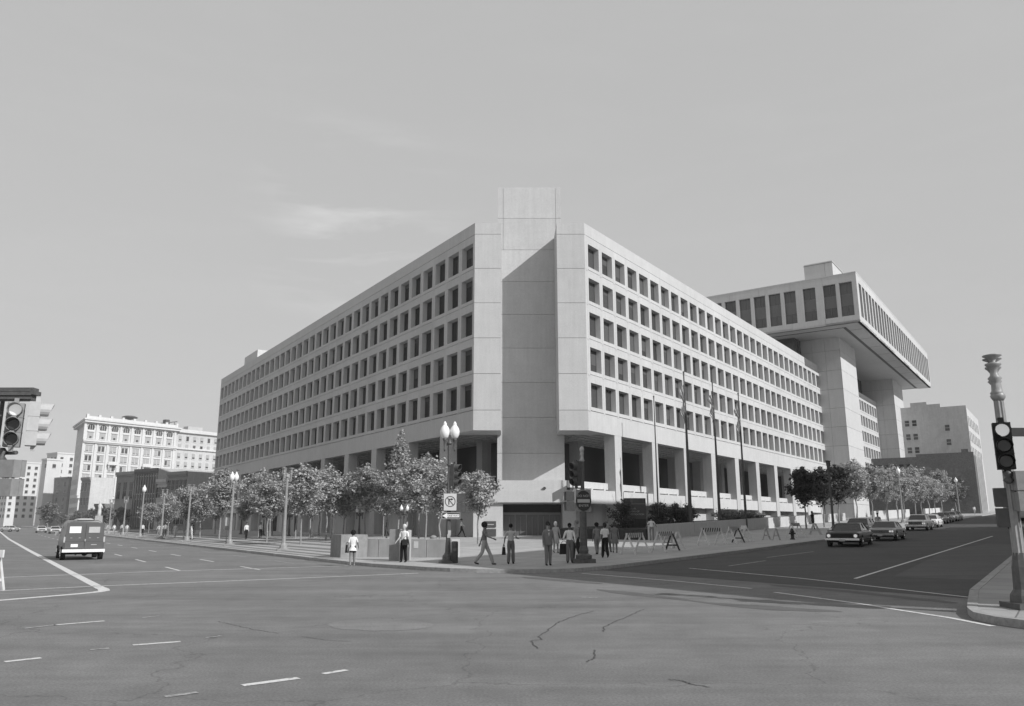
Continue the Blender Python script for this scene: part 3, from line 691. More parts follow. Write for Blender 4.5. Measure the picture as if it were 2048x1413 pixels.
for k in range(8):
    x = 1.85 + 3.95 * k
    m = MB(); n = 8
    pts = [(x - 1.05, 31.3), (x + 1.05, 31.3)] + [(x + 1.05 * math.cos(math.pi * i / n), 32.1 + 1.05 * math.sin(math.pi * i / n)) for i in range(n + 1)]
    v = [(p[0], .28, p[1]) for p in pts]; m.add(v, [list(range(len(v)))], 0)
    for q in (-.35, .35): m.box(x + q - .05, x + q + .05, .2, .27, 31.3, 33.0, 1)
    pr = [(x + 1.25 * math.cos(math.pi * i / n), 32.1 + 1.25 * math.sin(math.pi * i / n)) for i in range(n + 1)]
    for p0, p1 in zip(pr, pr[1:]): m.cyl((p0[0], .15, p0[1]), (p1[0], .15, p1[1]), .12, n=5, mi=1)
    m.build('arched_window', [glass2, terra], hotel)
    m = MB(); m.box(x - .95, x + .95, .18, .29, 28.5, 30.4, 2); m.box(x - .3 , x + .35, .14, .2, 28.5, 29.2, 0); m.box(x - 1.1, x + 1.1, .02, .3, 30.6, 30.85, 1); m.box(x - 1.1, x + 1.1, .0, .3, 28.2, 28.45, 1)
    m.build('window', [glass2, terra, blind], hotel)
    for f in range(8):
        z = 24.3 - f * 3.1
        if z < 0: break
        m = MB()
        for q in ((-1.1, -.1), (.1, 1.1)):
            op = random.random() < .22
            m.box(x + q[0], x + q[1], .2, .29, z, z + 1.9, 2); m.box(x + q[0] + .12, x + q[1] - .12, .15, .2, z + (0.1), z + (1.7 if op else .25 if random.random() < .5 else .15), 0)
        m.box(x - 1.25, x + 1.25, .0, .3, z - .25, z - .05, 1); m.box(x - 1.2, x + 1.2, .02, .3, z + 2.0, z + 2.15, 1)
        m.build('window', [glass2, terra, blind], hotel)
    if k in (2, 5):
        m = MB(); m.box(x - 1.7, x + 1.7, -1.0, .3, 20.2, 20.5); m.box(x - 1.7, x + 1.7, -1.0, -.9, 20.5, 21.3); m.box(x - 1.4, x - 1.1, -.7, .3, 19.3, 20.2); m.box(x + 1.1, x + 1.4, -.7, .3, 19.3, 20.2); m.build('balcony', terra, hotel)
for k in range(10):
    for f in range(10):
        z = 30.4 - f * 3.1
        if z < 0: break
        x = HL_ + 1.4 + k * 2.9; m = MB(); m.box(x, x + 1.1, .98, 1.09, z, z + 1.9, 2); op = random.random() < .25; m.box(x + .1, x + 1.0, .93, .98, z + .1, z + (1.7 if op else .6), 0); m.box(x - .1, x + 1.2, .9, 1.09, z - .2, z, 1)
        m.build('window', [glass2, terra, blind], hotel)
for f in range(10):          # narrow front on the avenue
    for k in range(7):
        m = MB(); y = 2 + k * 3.4; z = 1.5 + f * 3.1; x = .3 + (y - .3) * .37; m.add([(x - .06, y, z), (x + .5, y + 1.4, z), (x + .5, y + 1.4, z + 1.9), (x - .06, y, z + 1.9)], [(0, 3, 2, 1)]); m.build('window', glass2, hotel)
m = MB(); m.lathe([(.3, 34.8), (.3, 36.5), (2.4, 37.2), (2.6, 37.5), (1.6, 37.9), (.1, 38.1)], (17.5, 6, 0), 14); m.build('roof_tank', dgrey, hotel)
m = MB(); m.box(29, 36, 7, 9, 36.2, 36.5); m.box(31, 32.5, 6, 8, 34, 38.2); m.cyl((28, 7, 36.3), (36, 7, 38.0), .15, n=5); m.cyl((30, 7, 34.8), (30, 7, 37), .12, n=5); m.cyl((35, 7, 34), (35, 7, 37.8), .12, n=5); m.build('rooftop_machinery', dgrey, hotel)
m = MB(); m.box(40, 46, 6, 9, 34.6, 36.6); m.build('rooftop_hut', stucco, hotel)

# ---- row of low houses between the hotel and the office block
dW = -nR; HW = math.atan2(dW.y, dW.x)          # the grid streets run square to the side street
def row_house(P, L_, depth, h, label, m_, wm, cols, floors, side=None, ribs=False, wz=1.9, ww=1.0, top=1.9, gap=1.7, name='row_house'):
    """front along local +x (leftwards in the picture), facing local +y; the east wall is the plane x = 0"""
    t = thing(name, label, 'building', P, HW)
    m = MB(); m.box(0, L_, -depth, 0, -1.2, h); m.build('wall', m_, t)
    if side: m = MB(); m.box(-.08, -.002, -depth + .05, -.05, -1, h - .02); m.build('side_wall', side, t)
    m = MB(); m.box(-.1, L_ - .02, 0.002, .5, h - .7, h + .05); m.build('cornice', m_, t)
    m = MB(); m.box(0, L_ - .02, 0.002, .25, h - 1.1, h - .7); m.build('frieze', m_, t)
    st = L_ / cols
    for c in range(cols):
        for f in range(floors):
            x = (c + .5) * st; z = h - top - wz - f * (wz + gap)
            if z < .3: break
            m = MB(); m.box(x - ww / 2, x + ww / 2, 0.002, .03, z, z + wz, 0); m.box(x - ww / 2 - .12, x + ww / 2 + .12, 0.002, .16, z - .2, z, 1); m.box(x - ww / 2 - .12, x + ww / 2 + .12, 0.002, .12, z + wz, z + wz + .22, 1); m.box(x - .03, x + .03, .03, .06, z, z + wz, 1); m.box(x - ww / 2, x + ww / 2, .03, .06, z + wz * .5 - .03, z + wz * .5 + .03, 1)
            m.build('window', [wm, m_ if not ribs else beige], t)
    if ribs:
        for c in range(cols + 1): m = MB(); x = min(L_ - .3, c * st); m.box(x, x + .28, .002, .35, 0.5, h - 1.2); m.build('rib', brick_m, t)
    return t
row_house(Vector((-73.56, 180.12, 0.4)), 7.94, 34, 13.2, 'brown brick house with a bright blank side wall beside the end of the office block', brick_m, glass, 5, 3, side=stucco, wz=2.2, ww=1.2)
row_house(Vector((-80.06, 184.76, 0.4)), 4.21, 16, 11.7, 'narrow white house with three dark windows per floor, lower than its brown neighbours', stucco, glass, 3, 3, ww=1.3, wz=2.4, gap=2.0)
row_house(Vector((-83.52, 187.24, 0.4)), 9.96, 40, 14.4, 'dark house with tall vertical ribs, highest of the low row', brick_d, glass2, 9, 3, ribs=True, side=stucco, wz=4.0, ww=.9, gap=1.4)
row_house(Vector((-91.66, 193.06, 0.4)), 8.66, 30, 14.0, 'brown brick house with long dark windows, left of the ribbed house', brick_m, glass, 3, 3, ww=1.5, wz=4.0, top=2.6, gap=2.6)
row_house(Vector((-139.11, 262.00, 0.4)), 6.05, 7.9, 16.5, 'plain grey gable wall with brown front, at the left end of the low row', brick_m, glass2, 3, 3, side=beige, ww=1.4, wz=2.6, gap=2.2)
row_house(Vector((-127.14, 250.00, 0.4)), 6.50, 8, 7.5, 'single storey dark shop below the grey gable wall', brick_d, glass, 2, 1, ww=2.4, wz=2.0)

# ---- far left blocks at the end of the avenue
def slabtower(a, b, w_, d_, h, label, m_, rows, cols, vis=True):
    base = W(a, b); base.z = 0.5; t = thing('office_tower', label, 'building', base, HR)
    m = MB(); m.box(0, w_, 0, d_, -1, h); m.build('wall', m_, t)
    m = MB(); m.box(-.3, w_ + .3, -.3, d_ + .3, h, h + .8); m.build('cornice', m_, t)
    for r in range(rows):
        for c in range(cols):
            x = (c + .5) * w_ / cols; z = h - 3.6 - r * 3.5
            if z < 1: continue
            m = MB(); m.box(x - .8, x + .8, -.06, .02, z, z + 1.8, 0); m.box(x - .95, x + .95, -.2, .02, z - .2, z, 1); m.build('window', [glass2, m_], t)
            if c < 3: m = MB(); y = (c + .5) * d_ / 3; m.box(-.06, .02, y - .8, y + .8, z, z + 1.8, 0); m.build('window', [glass2], t)
    return t
slabtower(470, 10, 26, 12, 39, 'pale office tower with rows of small windows left of the white hotel', terra, 12, 5)
slabtower(410, 2, 7, 5, 31, 'plain white end wall standing left of the hotel', terra, 1, 1)
slabtower(520, -12, 16, 10, 36, 'distant pale tower at the left end of the avenue', terra, 11, 4)
slabtower(395, 12, 16, 20, 22, 'low brown block between the white end wall and the hotel', brick_m, 5, 4)
slabtower(560, -70, 30, 40, 30, 'low distant pale building closing the avenue above the trees', beige, 8, 6)

# ---- right background: pale warehouse with dark low building in front
q = W(3, 196); q.z = 4.0
t = thing('warehouse_block', 'tall pale plain building with few small windows and a stepped parapet beyond the side street', 'building', q, HW)
m = MB(); m.box(0, 32, -30, 0, -3, 26.2); m.build('wall', beige, t)
for x0, x1, h in ((0, 5.6, 26.7), (5.62, 8.6, 27.6), (8.62, 12.4, 28.3), (12.42, 32, 27.2)): m = MB(); m.box(x0, x1, -.7, 0, 26.2, h); m.build('parapet', beige, t)
for x, zs_ in ((4.6, (20.8, 17.2, 13.6)), (11.9, (22.5, 19, 15.6, 12)), (13.6, (22.5, 19, 15.6, 12))):
    for z in zs_: mm = MB(); mm.box(x - .5, x + .5, .002, .05, z - .2, z + 1.3, 0); mm.box(x - .6, x + .6, .002, .15, z - .35, z - .2, 1); mm.box(x - .5, x + .5, .05, .09, z + .5, z + .6, 1); mm.build('window', [glass2, beige], t)
for k in range(7):
    for f in range(6): y = -(1.5 + k * 4.0); z = 3 + f * 3.8; mm = MB(); mm.box(-.05, -.002, y - 1.5, y, z, z + 2.2, 0); mm.box(-.15, -.05, y - 1.6, y + .1, z - .2, z, 1); mm.build('side_window', [glass2, beige], t)
q2 = W(0.8, 176); q2.z = 3.7
t2 = thing('brick_warehouse', 'low dark brick building with a bare party wall in front of the tall pale one', 'building', q2, HW)
m = MB(); m.box(0, 30, -17, 0, -3, 13.2); m.build('wall', brick_d, t2)
m = MB(); m.box(0, 11.5, -.4, 0, 13.2, 13.8); m.build('parapet', brick_d, t2); m = MB(); m.box(12.5, 30, .002, .3, 7.2, 8.3); m.build('pale_band', beige, t2)
m = MB(); m.box(1, 2.4, -2, -1, 13.2, 14.6); m.build('chimney', brick_d, t2)
for x0, x1, z0, z1 in ((2.0, 5.5, 7.5, 10.6), (4.7, 9.5, 5.6, 8.0), (7.5, 11.5, 9.0, 11.2), (1.0, 2.6, 2.0, 5.0)):
    mm = MB(); mm.add([(x0, .03, z0 + .4), (x0 + .8, .03, z0), (x1, .03, z0 + .3), (x1 - .6, .03, z1), (x0 + 1.2, .03, z1 - .5)], [(0, 1, 2, 3, 4)]); mm.build('plaster_patch', mat('old_plaster', .17, .9, .1, 1.5, .3), t2)
for k in range(6): mm = MB(); mm.box(12.8 + k * 1.5, 13.7 + k * 1.5, .002, .05, 9.2, 11.6); mm.build('window', glass, t2)
for k in range(6):
    y = -(.4 + k * 2.8); mm = MB(); mm.box(-.4, -.002, y - .9, y, -2, 13.0); mm.build('pilaster', terra, t2)
    if k < 5:
        for f in range(3): mm = MB(); mm.box(-.08, -.002, y - 2.4, y - 1.2, 1.5 + f * 3.8, 4 + f * 3.8); mm.build('side_window', glass, t2)

# ================================================================== TREES
def leaf_crown(seed, H, base, rad, n, mname, lsz=0.24, shape=None, per=24):
    """leaf-sized faces in clumps strung along rising limbs, so that the outline is ragged and sky shows between"""
    rnd = random.Random(seed); V = []; F = []; cl = []; nc = int(n / per); limbs = max(14, int(nc / 6))
    for k in range(limbs):
        u0 = (k + rnd.random()) / limbs; z0 = base + (H - base) * u0 * .80; a = k * 2.4 + rnd.uniform(-.5, .5)
        reach = rad * rnd.uniform(.6, 1.22) * (1 - .72 * u0 ** 1.3) * (.75 if u0 < .12 else 1)
        if shape is not None: reach = rad * rnd.uniform(.7, 1.15) * max(.12, shape(u0))
        rise = rnd.uniform(.35, .95); m_ = max(3, int(7 * reach / rad) + 2)
        for j in range(m_):
            t_ = (j + .6 + rnd.uniform(-.2, .2)) / m_; r = reach * t_; z = z0 + r * rise + .12 * reach * math.sin(t_ * 3)
            if z > H: z = H - rnd.random() * .4
            cl.append((r * math.cos(a + t_ * .35) + rnd.gauss(0, .10) * rad / 2, r * math.sin(a + t_ * .35) + rnd.gauss(0, .10) * rad / 2, z + rnd.gauss(0, .1), rad / 2 * rnd.uniform(.24, .44) * (1.15 - .35 * t_) + .08))
    for j in range(4): cl.append((rnd.gauss(0, .12), rnd.gauss(0, .12), H - .15 - j * .32, .16 + .07 * j))
    per = max(10, int(n / len(cl)))
    for cx_, cy_, cz_, cr_ in cl:
        for j in range(per):
            d = Vector((rnd.gauss(0, 1), rnd.gauss(0, 1), rnd.gauss(0, .7))); d = d.normalized() * cr_ * rnd.uniform(.3, 1.25)
            c = Vector((cx_, cy_, cz_)) + d
            nrm = (d.normalized() * .5 + Vector((rnd.gauss(0, .6), rnd.gauss(0, .6), .6 + rnd.random() * .6))).normalized()
            u = nrm.orthogonal().normalized(); v = nrm.cross(u); ang = rnd.random() * 6.28; u, v = u * math.cos(ang) + v * math.sin(ang), v * math.cos(ang) - u * math.sin(ang)
            s_ = lsz * rnd.uniform(.55, 1.2); o = len(V)
            V += [tuple(c - u * s_ * .5), tuple(c + v * s_ * .36 - nrm * .03), tuple(c + u * s_ * .5), tuple(c - v * s_ * .36 - nrm * .03)]
            F.append((o, o + 1, o + 2, o + 3))
    me = bpy.data.meshes.new('crown'); me.from_pydata(V, [], F); me.materials.append(MATS[mname]); me.update()
    return me, cl
def trunk_mesh(seed, H, base, r0, cl, mname=None):
    rnd = random.Random(seed + 99); mb = MB(); p = Vector((0, 0, -.05)); r = r0; n = 7
    path = [p]
    for i in range(1, n + 1):
        z = (H * .9) * i / n; path.append(Vector((rnd.gauss(0, .05) * i / 2, rnd.gauss(0, .05) * i / 2, z)))
    for i in range(n):
        ra = r0 * (1 - i / n * .8); rb = r0 * (1 - (i + 1) / n * .8); mb.cyl(path[i], path[i + 1], ra, rb, 7, caps=False)
    for c in cl[::2]:
        z = max(base * .85, c[2] - Vector((c[0], c[1])).length * .75 - .1); k = min(n - 1, max(0, int(z / (H * .9) * n))); s_ = path[k].lerp(path[k + 1], (z / (H * .9) * n) - k)
        e = Vector(c[:3]); mid = s_.lerp(e, .5) + Vector((0, 0, .12)); mb.cyl(s_, mid, .035 * H / 7, .02, 4, caps=False); mb.cyl(mid, e, .02, .008, 4, caps=False)
    return mb.mesh('trunk', [bark])
TP = []
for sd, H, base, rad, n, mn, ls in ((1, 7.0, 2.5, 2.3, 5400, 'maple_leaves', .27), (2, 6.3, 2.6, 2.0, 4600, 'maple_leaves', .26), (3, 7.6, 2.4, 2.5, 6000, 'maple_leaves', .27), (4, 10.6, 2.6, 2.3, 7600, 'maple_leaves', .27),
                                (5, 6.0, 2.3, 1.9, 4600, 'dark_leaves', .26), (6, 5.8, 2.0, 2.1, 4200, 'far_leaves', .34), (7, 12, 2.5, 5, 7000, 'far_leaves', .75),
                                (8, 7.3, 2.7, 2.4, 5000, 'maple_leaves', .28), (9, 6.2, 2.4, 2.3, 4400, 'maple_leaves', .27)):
    shp = (lambda u: .95 * (1 - u) ** .8 * min(1, u * 7 + .35)) if sd == 4 else None
    cm_, cl = leaf_crown(sd, H, base, rad, n, mn, ls, shp); TP.append((trunk_mesh(sd, H, base, .09 if sd != 7 else .3, cl), cm_, H))
treelabels = []
def tree(p, kind, label, group, s=1.0, sz=None, name='street_tree'):
    if kind in (0, 1, 2): kind = random.choice((kind, kind, 7, 8))
    s *= random.uniform(.93, 1.08)
    t = thing(name, label, 'tree', p, random.uniform(0, 6.28), group); t.scale = (s * 1.03, s * 1.03, sz or s)
    a = put('trunk', TP[kind][0], t); b = put('crown', TP[kind][1], t); return t
g1 = 'young trees planted in rows on the plaza'
near = [ # a, b, kind, scale, label
 (23.5, 10.2, 1, .88, 'young leafy tree directly behind the double globe lamp at the corner'),
 (22.5, 13.9, 1, .92, 'young tree nearest the glazed entrance, bright leaves against the white wall'),
 (34.6, 16.3, 2, .98, 'bushy young tree just left of the corner lamp, second from the entrance'),
 (29.3, 11.8, 0, .86, 'young tree standing behind the waiting man in black trousers'),
 (36.0, 13.6, 3, 1.0, 'tallest plaza tree with a narrow pointed top rising against the dark gallery'),
 (44.0, 20.8, 0, 1.0, 'young tree close to the building wall right of the tallest plaza tree'),
 (39.3, 14.1, 1, 1.0, 'slim young tree immediately left of the tallest plaza tree'),
 (45.7, 17.4, 0, .95, 'young tree near the wall behind the walking woman'),
 (42.1, 12.8, 2, .95, 'broad young tree above the woman stepping off the kerb'),
 (44.7, 11.4, 0, .9, 'young tree with a forked trunk above the low concrete block'),
 (44.9, 9.3, 2, .92, 'wide young tree between the capless lamp and the low concrete block'),
 (53.7, 11.2, 0, 1.0, 'young tree right behind the capless street lamp'),
 (62.4, 16.3, 2, 1.0, 'tree by the wall seen just right of the capless lamp'),
 (39.5, 4.1, 1, .9, 'kerbside young tree touching the capless lamp on its left'),
 (56.0, 10.2, 2, 1.0, 'bushy tree second left of the capless lamp'),
 (58.0, 9.3, 0, 1.05, 'young tree midway between the two big street lamps'),
 (67.5, 9.4, 0, 1.05, 'tree behind the two men in dark trousers'),
 (48.9, 4.0, 1, .95, 'kerbside young tree between the two big street lamps'),
 (65.5, 10.3, 2, 1.0, 'taller tree behind the second pair of walkers'),
 (65.0, 3.4, 0, 1.05, 'kerbside tree left of the lamp with lit white globes'),
 (74.4, 3.4, 2, 0.86, 'tree beside the walker in white near the third lamp'),
 (77.6, 2.0, 0, 0.86, 'slim kerbside tree left of the third lamp'),
 (72, 13.0, 2, 0.95, 'rounded tree before the last column of the office block'),
 (82, 12.0, 0, 0.77, 'tree under the far end of the avenue front'),
 (88, 5.0, 2, 0.81, 'tree in the dense part of the row, left of the office block end'),
 (95, 11, 0, 0.81, 'tree at the far end of the plaza, near the wall'),
 (100, 4.5, 2, 0.81, 'tree at the far end of the plaza, near the kerb'),
 (107.7, 6.7, 0, 0.81, 'tree at the far end of the row beneath the white side wall'),
 (119.4, 4.9, 2, 0.84, 'far tree in front of the brown house'),
 (113, 12, 0, 0.84, 'far tree below the ribbed dark house'),
 (128, 8, 2, 0.84, 'last tree of the plaza before the cross street'),
 (134, 12, 0, 0.84, 'last tree near the cross street, by the building line')]
for a, b, k, s, lb in near: tree(W(a, b, .14), k, lb, g1, s)
far_l = ['first', 'second', 'third', 'fourth', 'fifth', 'sixth', 'seventh', 'eighth']
for i, (a, b) in enumerate([(170, 4), (182, 9), (193, 3), (206, 6), (222, 2), (238, 7), (255, 1), (272, 1)]):
    tree(W(a, b, .14), 5, 'far street tree before the low houses, %s beyond the cross street' % far_l[i], 'street trees of the next block', .85)
for i, (a, b, s) in enumerate([(240, -34, 1.0), (262, -36, 1.1), (285, -33, .95), (310, -36, 1.15), (330, -31, 1.0), (222, -37, .9)]):
    tree(W(a, b, 0), 6, 'large park tree at the left end of the avenue, %s counted from the picture edge' % ['fifth', 'fourth', 'third', 'second', 'first', 'sixth'][i], 'park trees at the left', s, name='park_tree')
tree(W(262, -3.0, .1), 6, 'dark round tree at the foot of the white end wall beside the van', 'park trees at the left', .62, .7, 'park_tree')
g2 = 'trees along the side street'
for i, (a, b, k, s, lb) in enumerate([  # the first three take the dark leaf colour
 (6.9, 55.3, 4, 1.12, 'dark leaved tree behind the walking man in black, nearest of the side street'),
 (6.9, 62.5, 4, 1.1, 'dark leaved tree behind the side street lamp'),
 (6.9, 69.5, 4, 1.2, 'dark leaved tree above the front parked car'),
 (6.9, 79.0, 1, 1.15, 'lighter tree against the foot of the first big pier'),
 (6.9, 88.5, 1, 1.15, 'tree between the two big piers, on the left'),
 (6.9, 98.6, 0, 1.1, 'tree between the two big piers, on the right'),
 (6.9, 107.5, 1, 1.2, 'tree left of the lamp before the second pier'),
 (6.9, 113.3, 0, 1.15, 'tree right of the lamp before the second pier'),
 (6.9, 124.5, 2, 1.15, 'tree in front of the foot of the second pier'),
 (6.9, 131.5, 0, 1.2, 'tree right of the second pier'),
 (6.9, 141, 1, 1.25, 'tree over the dark parked cars'),
 (6.9, 149.2, 0, 1.25, 'tree left of the far single lamp'),
 (6.9, 159.6, 2, 1.2, 'tree right of the far single lamp'),
 (5.5, 172, 5, 1.35, 'tree below the dark brick warehouse'),
 (4.5, 185, 5, 1.4, 'farthest tree of the side street')]):
    tree(W(a, b, .14), k, lb, g2, s)

# shrubs in the raised bed
def shrub(p, seed, H, rad, n, label, spiky=True, mn='dark_leaves'):
    me, cl = leaf_crown(seed, H, .1, rad, n, mn, .2, (lambda u: (1 - u) ** .4 * min(1, u * 4 + .5)))
    t = thing('shrub', label, 'shrub', p, 0, 'dark shrubs in the raised beds'); put('foliage', me, t)
    mb = MB(); r_ = random.Random(seed)
    for k in range(14):
        a = r_.random() * 6.28; mb.cyl((0, 0, 0), (math.cos(a) * rad * .6, math.sin(a) * rad * .6, H * r_.uniform(.8, 1.15)), .02, .006, 4, caps=False)
    mb.build('stem', bark, t)
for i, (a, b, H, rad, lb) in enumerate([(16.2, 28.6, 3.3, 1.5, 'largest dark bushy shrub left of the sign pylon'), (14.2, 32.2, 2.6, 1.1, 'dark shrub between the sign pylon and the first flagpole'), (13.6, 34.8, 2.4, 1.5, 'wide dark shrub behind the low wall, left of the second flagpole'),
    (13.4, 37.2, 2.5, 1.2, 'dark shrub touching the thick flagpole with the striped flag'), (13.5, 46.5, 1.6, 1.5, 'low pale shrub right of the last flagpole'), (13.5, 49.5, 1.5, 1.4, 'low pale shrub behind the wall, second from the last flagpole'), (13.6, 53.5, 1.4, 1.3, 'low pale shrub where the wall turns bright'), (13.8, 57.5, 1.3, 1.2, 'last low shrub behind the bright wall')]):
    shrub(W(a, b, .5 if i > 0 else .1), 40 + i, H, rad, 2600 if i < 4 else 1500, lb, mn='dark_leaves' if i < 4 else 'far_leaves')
# ================================================================== STREET FURNITURE
iron = mat('cast_iron_paint', 0.085, 0.5, 0.45, nscale=8, namt=0.25)
ironl = mat('aluminium_lamp_paint', 0.27, 0.45, 0.4, nscale=8, namt=0.15)
def lamp_post(name, p, h, label, m_, globes=2, rz=0.0, group=None, base=1.0, arm=.24, gs=1.0, cat='street lamp'):
    t = thing(name, label, cat, p, rz, group)
    m = MB(); m.lathe([(.36 * base, 0), (.36 * base, .12), (.27 * base, .16), (.25 * base, .34), (.19 * base, .40), (.14, .50), (.12, .95)], n=8, smooth=False); m.box(-.42 * base, .42 * base, -.42 * base, .42 * base, -.05, .10); m.build('pedestal', m_, t)
    m = MB(); n = 16; hs = h - 1.15 if globes == 2 or globes == 0 else h - .75
    v = []; f = []
    for k, z in enumerate((.9, hs * .5, hs)):
        r0 = .115 - .04 * k / 2
        for i in range(n): a = 2 * math.pi * i / n; r = r0 * (1.0 if i % 2 else .82); v.append((r * math.cos(a), r * math.sin(a), z))
    for k in range(2):
        for i in range(n): j = (i + 1) % n; f.append((k * n + i, k * n + j, (k + 1) * n + j, (k + 1) * n + i))
    m.add(v, f); m.build('shaft', m_, t)
    m = MB(); m.lathe([(.08, hs - .05), (.13, hs), (.13, hs + .05), (.07, hs + .12), (.06, hs + .22)], n=10)
    gz_ = hs + .25
    if globes != 1:
        m.cyl((-arm, 0, hs + .12), (arm, 0, hs + .12), .035, n=6); m.box(-arm * .7, arm * .7, -.03, .03, hs - .1, hs + .1)
        for s in (-1, 1): m.lathe([(.03, -.42), (.05, -.3), (.035, -.25), (.05, -.1), (.05, .05), (.09, .12), (.11, .2)], (s * arm, 0, hs + .05), 8)
    m.build('arm', m_, t)
    prof = [(.08, 0), (.14, .05), (.20, .18), (.215, .32), (.17, .46), (.10, .56), (.07, .60), (.09, .63), (.05, .70), (.01, .76)]
    prof = [(r * gs, z * gs) for r, z in prof]
    if globes == 2:
        for s in (-1, 1): m = MB(); m.lathe(prof, (s * arm, 0, gz_), 14); m.build('globe', globe, t)
    elif globes == 1: m = MB(); m.lathe(prof, (0, 0, hs + .2), 14); m.build('globe', globe, t)
    else:
        for s in (-1, 1): m = MB(); m.lathe([(.06, 0), (.1, .05), (.09, .2), (.1, .3), (.19, .34), (.19, .37), (.02, .4)], (s * arm, 0, gz_), 10); m.build('lamp_holder', m_, t)
    return t
RZ = HL
Lg = 'double globe street lamps along the avenue kerb'
lamp_post('street_lamp', W(30.8, -1.0, .14), 6.15, 'tall pale street lamp without globes, right of the twin white globe lamp', ironl, 0, .35, Lg)
lamp_post('street_lamp', W(45.4, -1.0, .14), 6.3, 'pale street lamp with two white globes beside the low trees on the avenue', ironl, 2, .3, Lg, arm=.17)
lamp_post('street_lamp', W(61.8, -1.2, .14), 6.2, 'pale street lamp with a dark empty head, third from the corner along the avenue', ironl, 0, .3, Lg)
lamp_post('street_lamp', W(75.8, -1.3, .14), 6.2, 'pale slim street lamp without globes in front of the narrow white house', ironl, 0, .3, Lg)
lamp_post('street_lamp', W(91, -1.3, .14), 6.4, 'street lamp with one white globe in front of the ribbed dark house', ironl, 1, .3, Lg, gs=1.3)
lamp_post('street_lamp', W(107, -1.3, .14), 6.2, 'thin street lamp without globes before the brown house with long windows', ironl, 0, .3, Lg)
lamp_post('street_lamp', W(124, -1.3, .14), 6.2, 'farthest thin street lamp of the avenue, beside the grey gable wall', ironl, 0, .3, Lg)
Pg = 'short globe lamps among the plaza trees'
for a, lb in ((85.7, 'short plaza lamp with two white globes behind the walkers in dark trousers'), (74.8, 'short plaza lamp with two white globes left of the dark doorways'), (64.3, 'short plaza lamp with two white globes between the dark doorways'), (50.1, 'short plaza lamp with white globes above the low concrete block'), (43.1, 'short plaza lamp with two white globes behind the walking woman'), (33.3, 'short plaza lamp half hidden under the tallest plaza tree'), (56.5, 'short plaza lamp hidden in leaves behind the capless street lamp')):
    lamp_post('plaza_lamp', W(a, 12.6, .14), 3.45, lb, iron, 2, .25, Pg, base=.6, arm=.26, gs=.75)
Rg = 'street lamps along the side street'
lamp_post('street_lamp', W(2.2, 49.5, .14), 6.9, 'dark street lamp with an empty head beside the front parked car', iron, 0, .8, Rg)
lamp_post('street_lamp', W(1.6, 82.5, .14), 6.6, 'pale street lamp with a white globe before the second big pier', ironl, 1, 0, Rg, gs=1.2)
lamp_post('street_lamp', W(1.2, 139.9, .14), 6.6, 'far pale street lamp with one white globe near the dark brick warehouse', ironl, 1, 0, Rg, gs=1.3)
lamp_post('street_lamp', W(1.0, 185, .14), 8, 'farthest street lamp, pale and bent, at the end of the side street', ironl, 1, 0, Rg, gs=1.2)
t = thing('signal_post', 'thin bare post between the parked cars and the piers', 'post', W(1.8, 74, .14)); m = MB(); m.cyl((0, 0, 0), (0, 0, 4.9), .07, .05, 8); m.build('pole', iron, t); m = MB(); m.box(-.1, .3, -.05, .05, 3.2, 3.7); m.box(-.1, .3, -.05, .05, 3.9, 4.2); m.build('sign_plate', iron, t)

lens_on = mat('lit_signal_lens', 0.5, 0.2, 0.6, emit=0.3); lens = mat('dark_signal_lens', 0.035, 0.15, 0.6)
def signal_head(parent, loc, rz, s=1.0, body=None, bright=0, name='signal_head'):
    """three-lens head facing local -y"""
    body = body or dgrey
    o = MB(); o.box(-.18, .18, -.0, .24, 0, 1.08)
    for k in range(2): o.box(-.19, .19, -.01, .25, .355 + .36 * k, .365 + .36 * k)
    o.box(-.05, .05, .02, .12, 1.08, 1.2); o.box(-.05, .05, .02, .12, -.12, 0)
    h = o.build(name, body, parent); h.location = loc; h.rotation_euler = (0, 0, rz); h.scale = (s, s, s)
    for k in range(3):
        z = .18 + .36 * k
        m = MB(); m.cyl((0, .0, z), (0, -.03, z), .145, .13, 18); m.build('lens', lens_on if (k == 2 and bright) else lens, h)
        m = MB(); n = 14; R_ = .165; v = []; f = []; L_ = .29
        for i in range(n + 1):
            a = math.radians(-68 + 316 * i / n); c, s_ = math.cos(a), math.sin(a); dpt = L_ * (.80 + .20 * s_)
            for rr in (R_, R_ - .012): v += [(rr * c, 0.0, z + rr * s_), (rr * c, -dpt, z + rr * s_)]
        for i in range(n):
            a = i * 4; b = a + 4; f += [(a, b, b + 1, a + 1), (a + 2, a + 3, b + 3, b + 2), (a + 1, b + 1, b + 3, a + 3)]
        m.add(v, f); m.build('visor', body, h)
    return h
def walk_box(parent, loc, rz, body, name='walk_signal'):
    o = MB(); o.box(-.21, .21, 0, .24, 0, .42); o.box(-.21, .21, 0, .24, .45, .87); h = o.build(name, body, parent); h.location = loc; h.rotation_euler = (0, 0, rz)
    m = MB(); m.box(-.18, .18, -.012, -.0, .03, .39); m.box(-.18, .18, -.012, 0, .48, .84); m.build('screen', blackm, h)
    m = MB()
    for z in (.42, .87): m.box(-.22, .22, -.14, .0, z - .015, z + .005); m.box(-.22, -.20, -.14, 0, z - .4, z); m.box(.20, .22, -.14, 0, z - .4, z)
    m.build('hood', body, h); return h
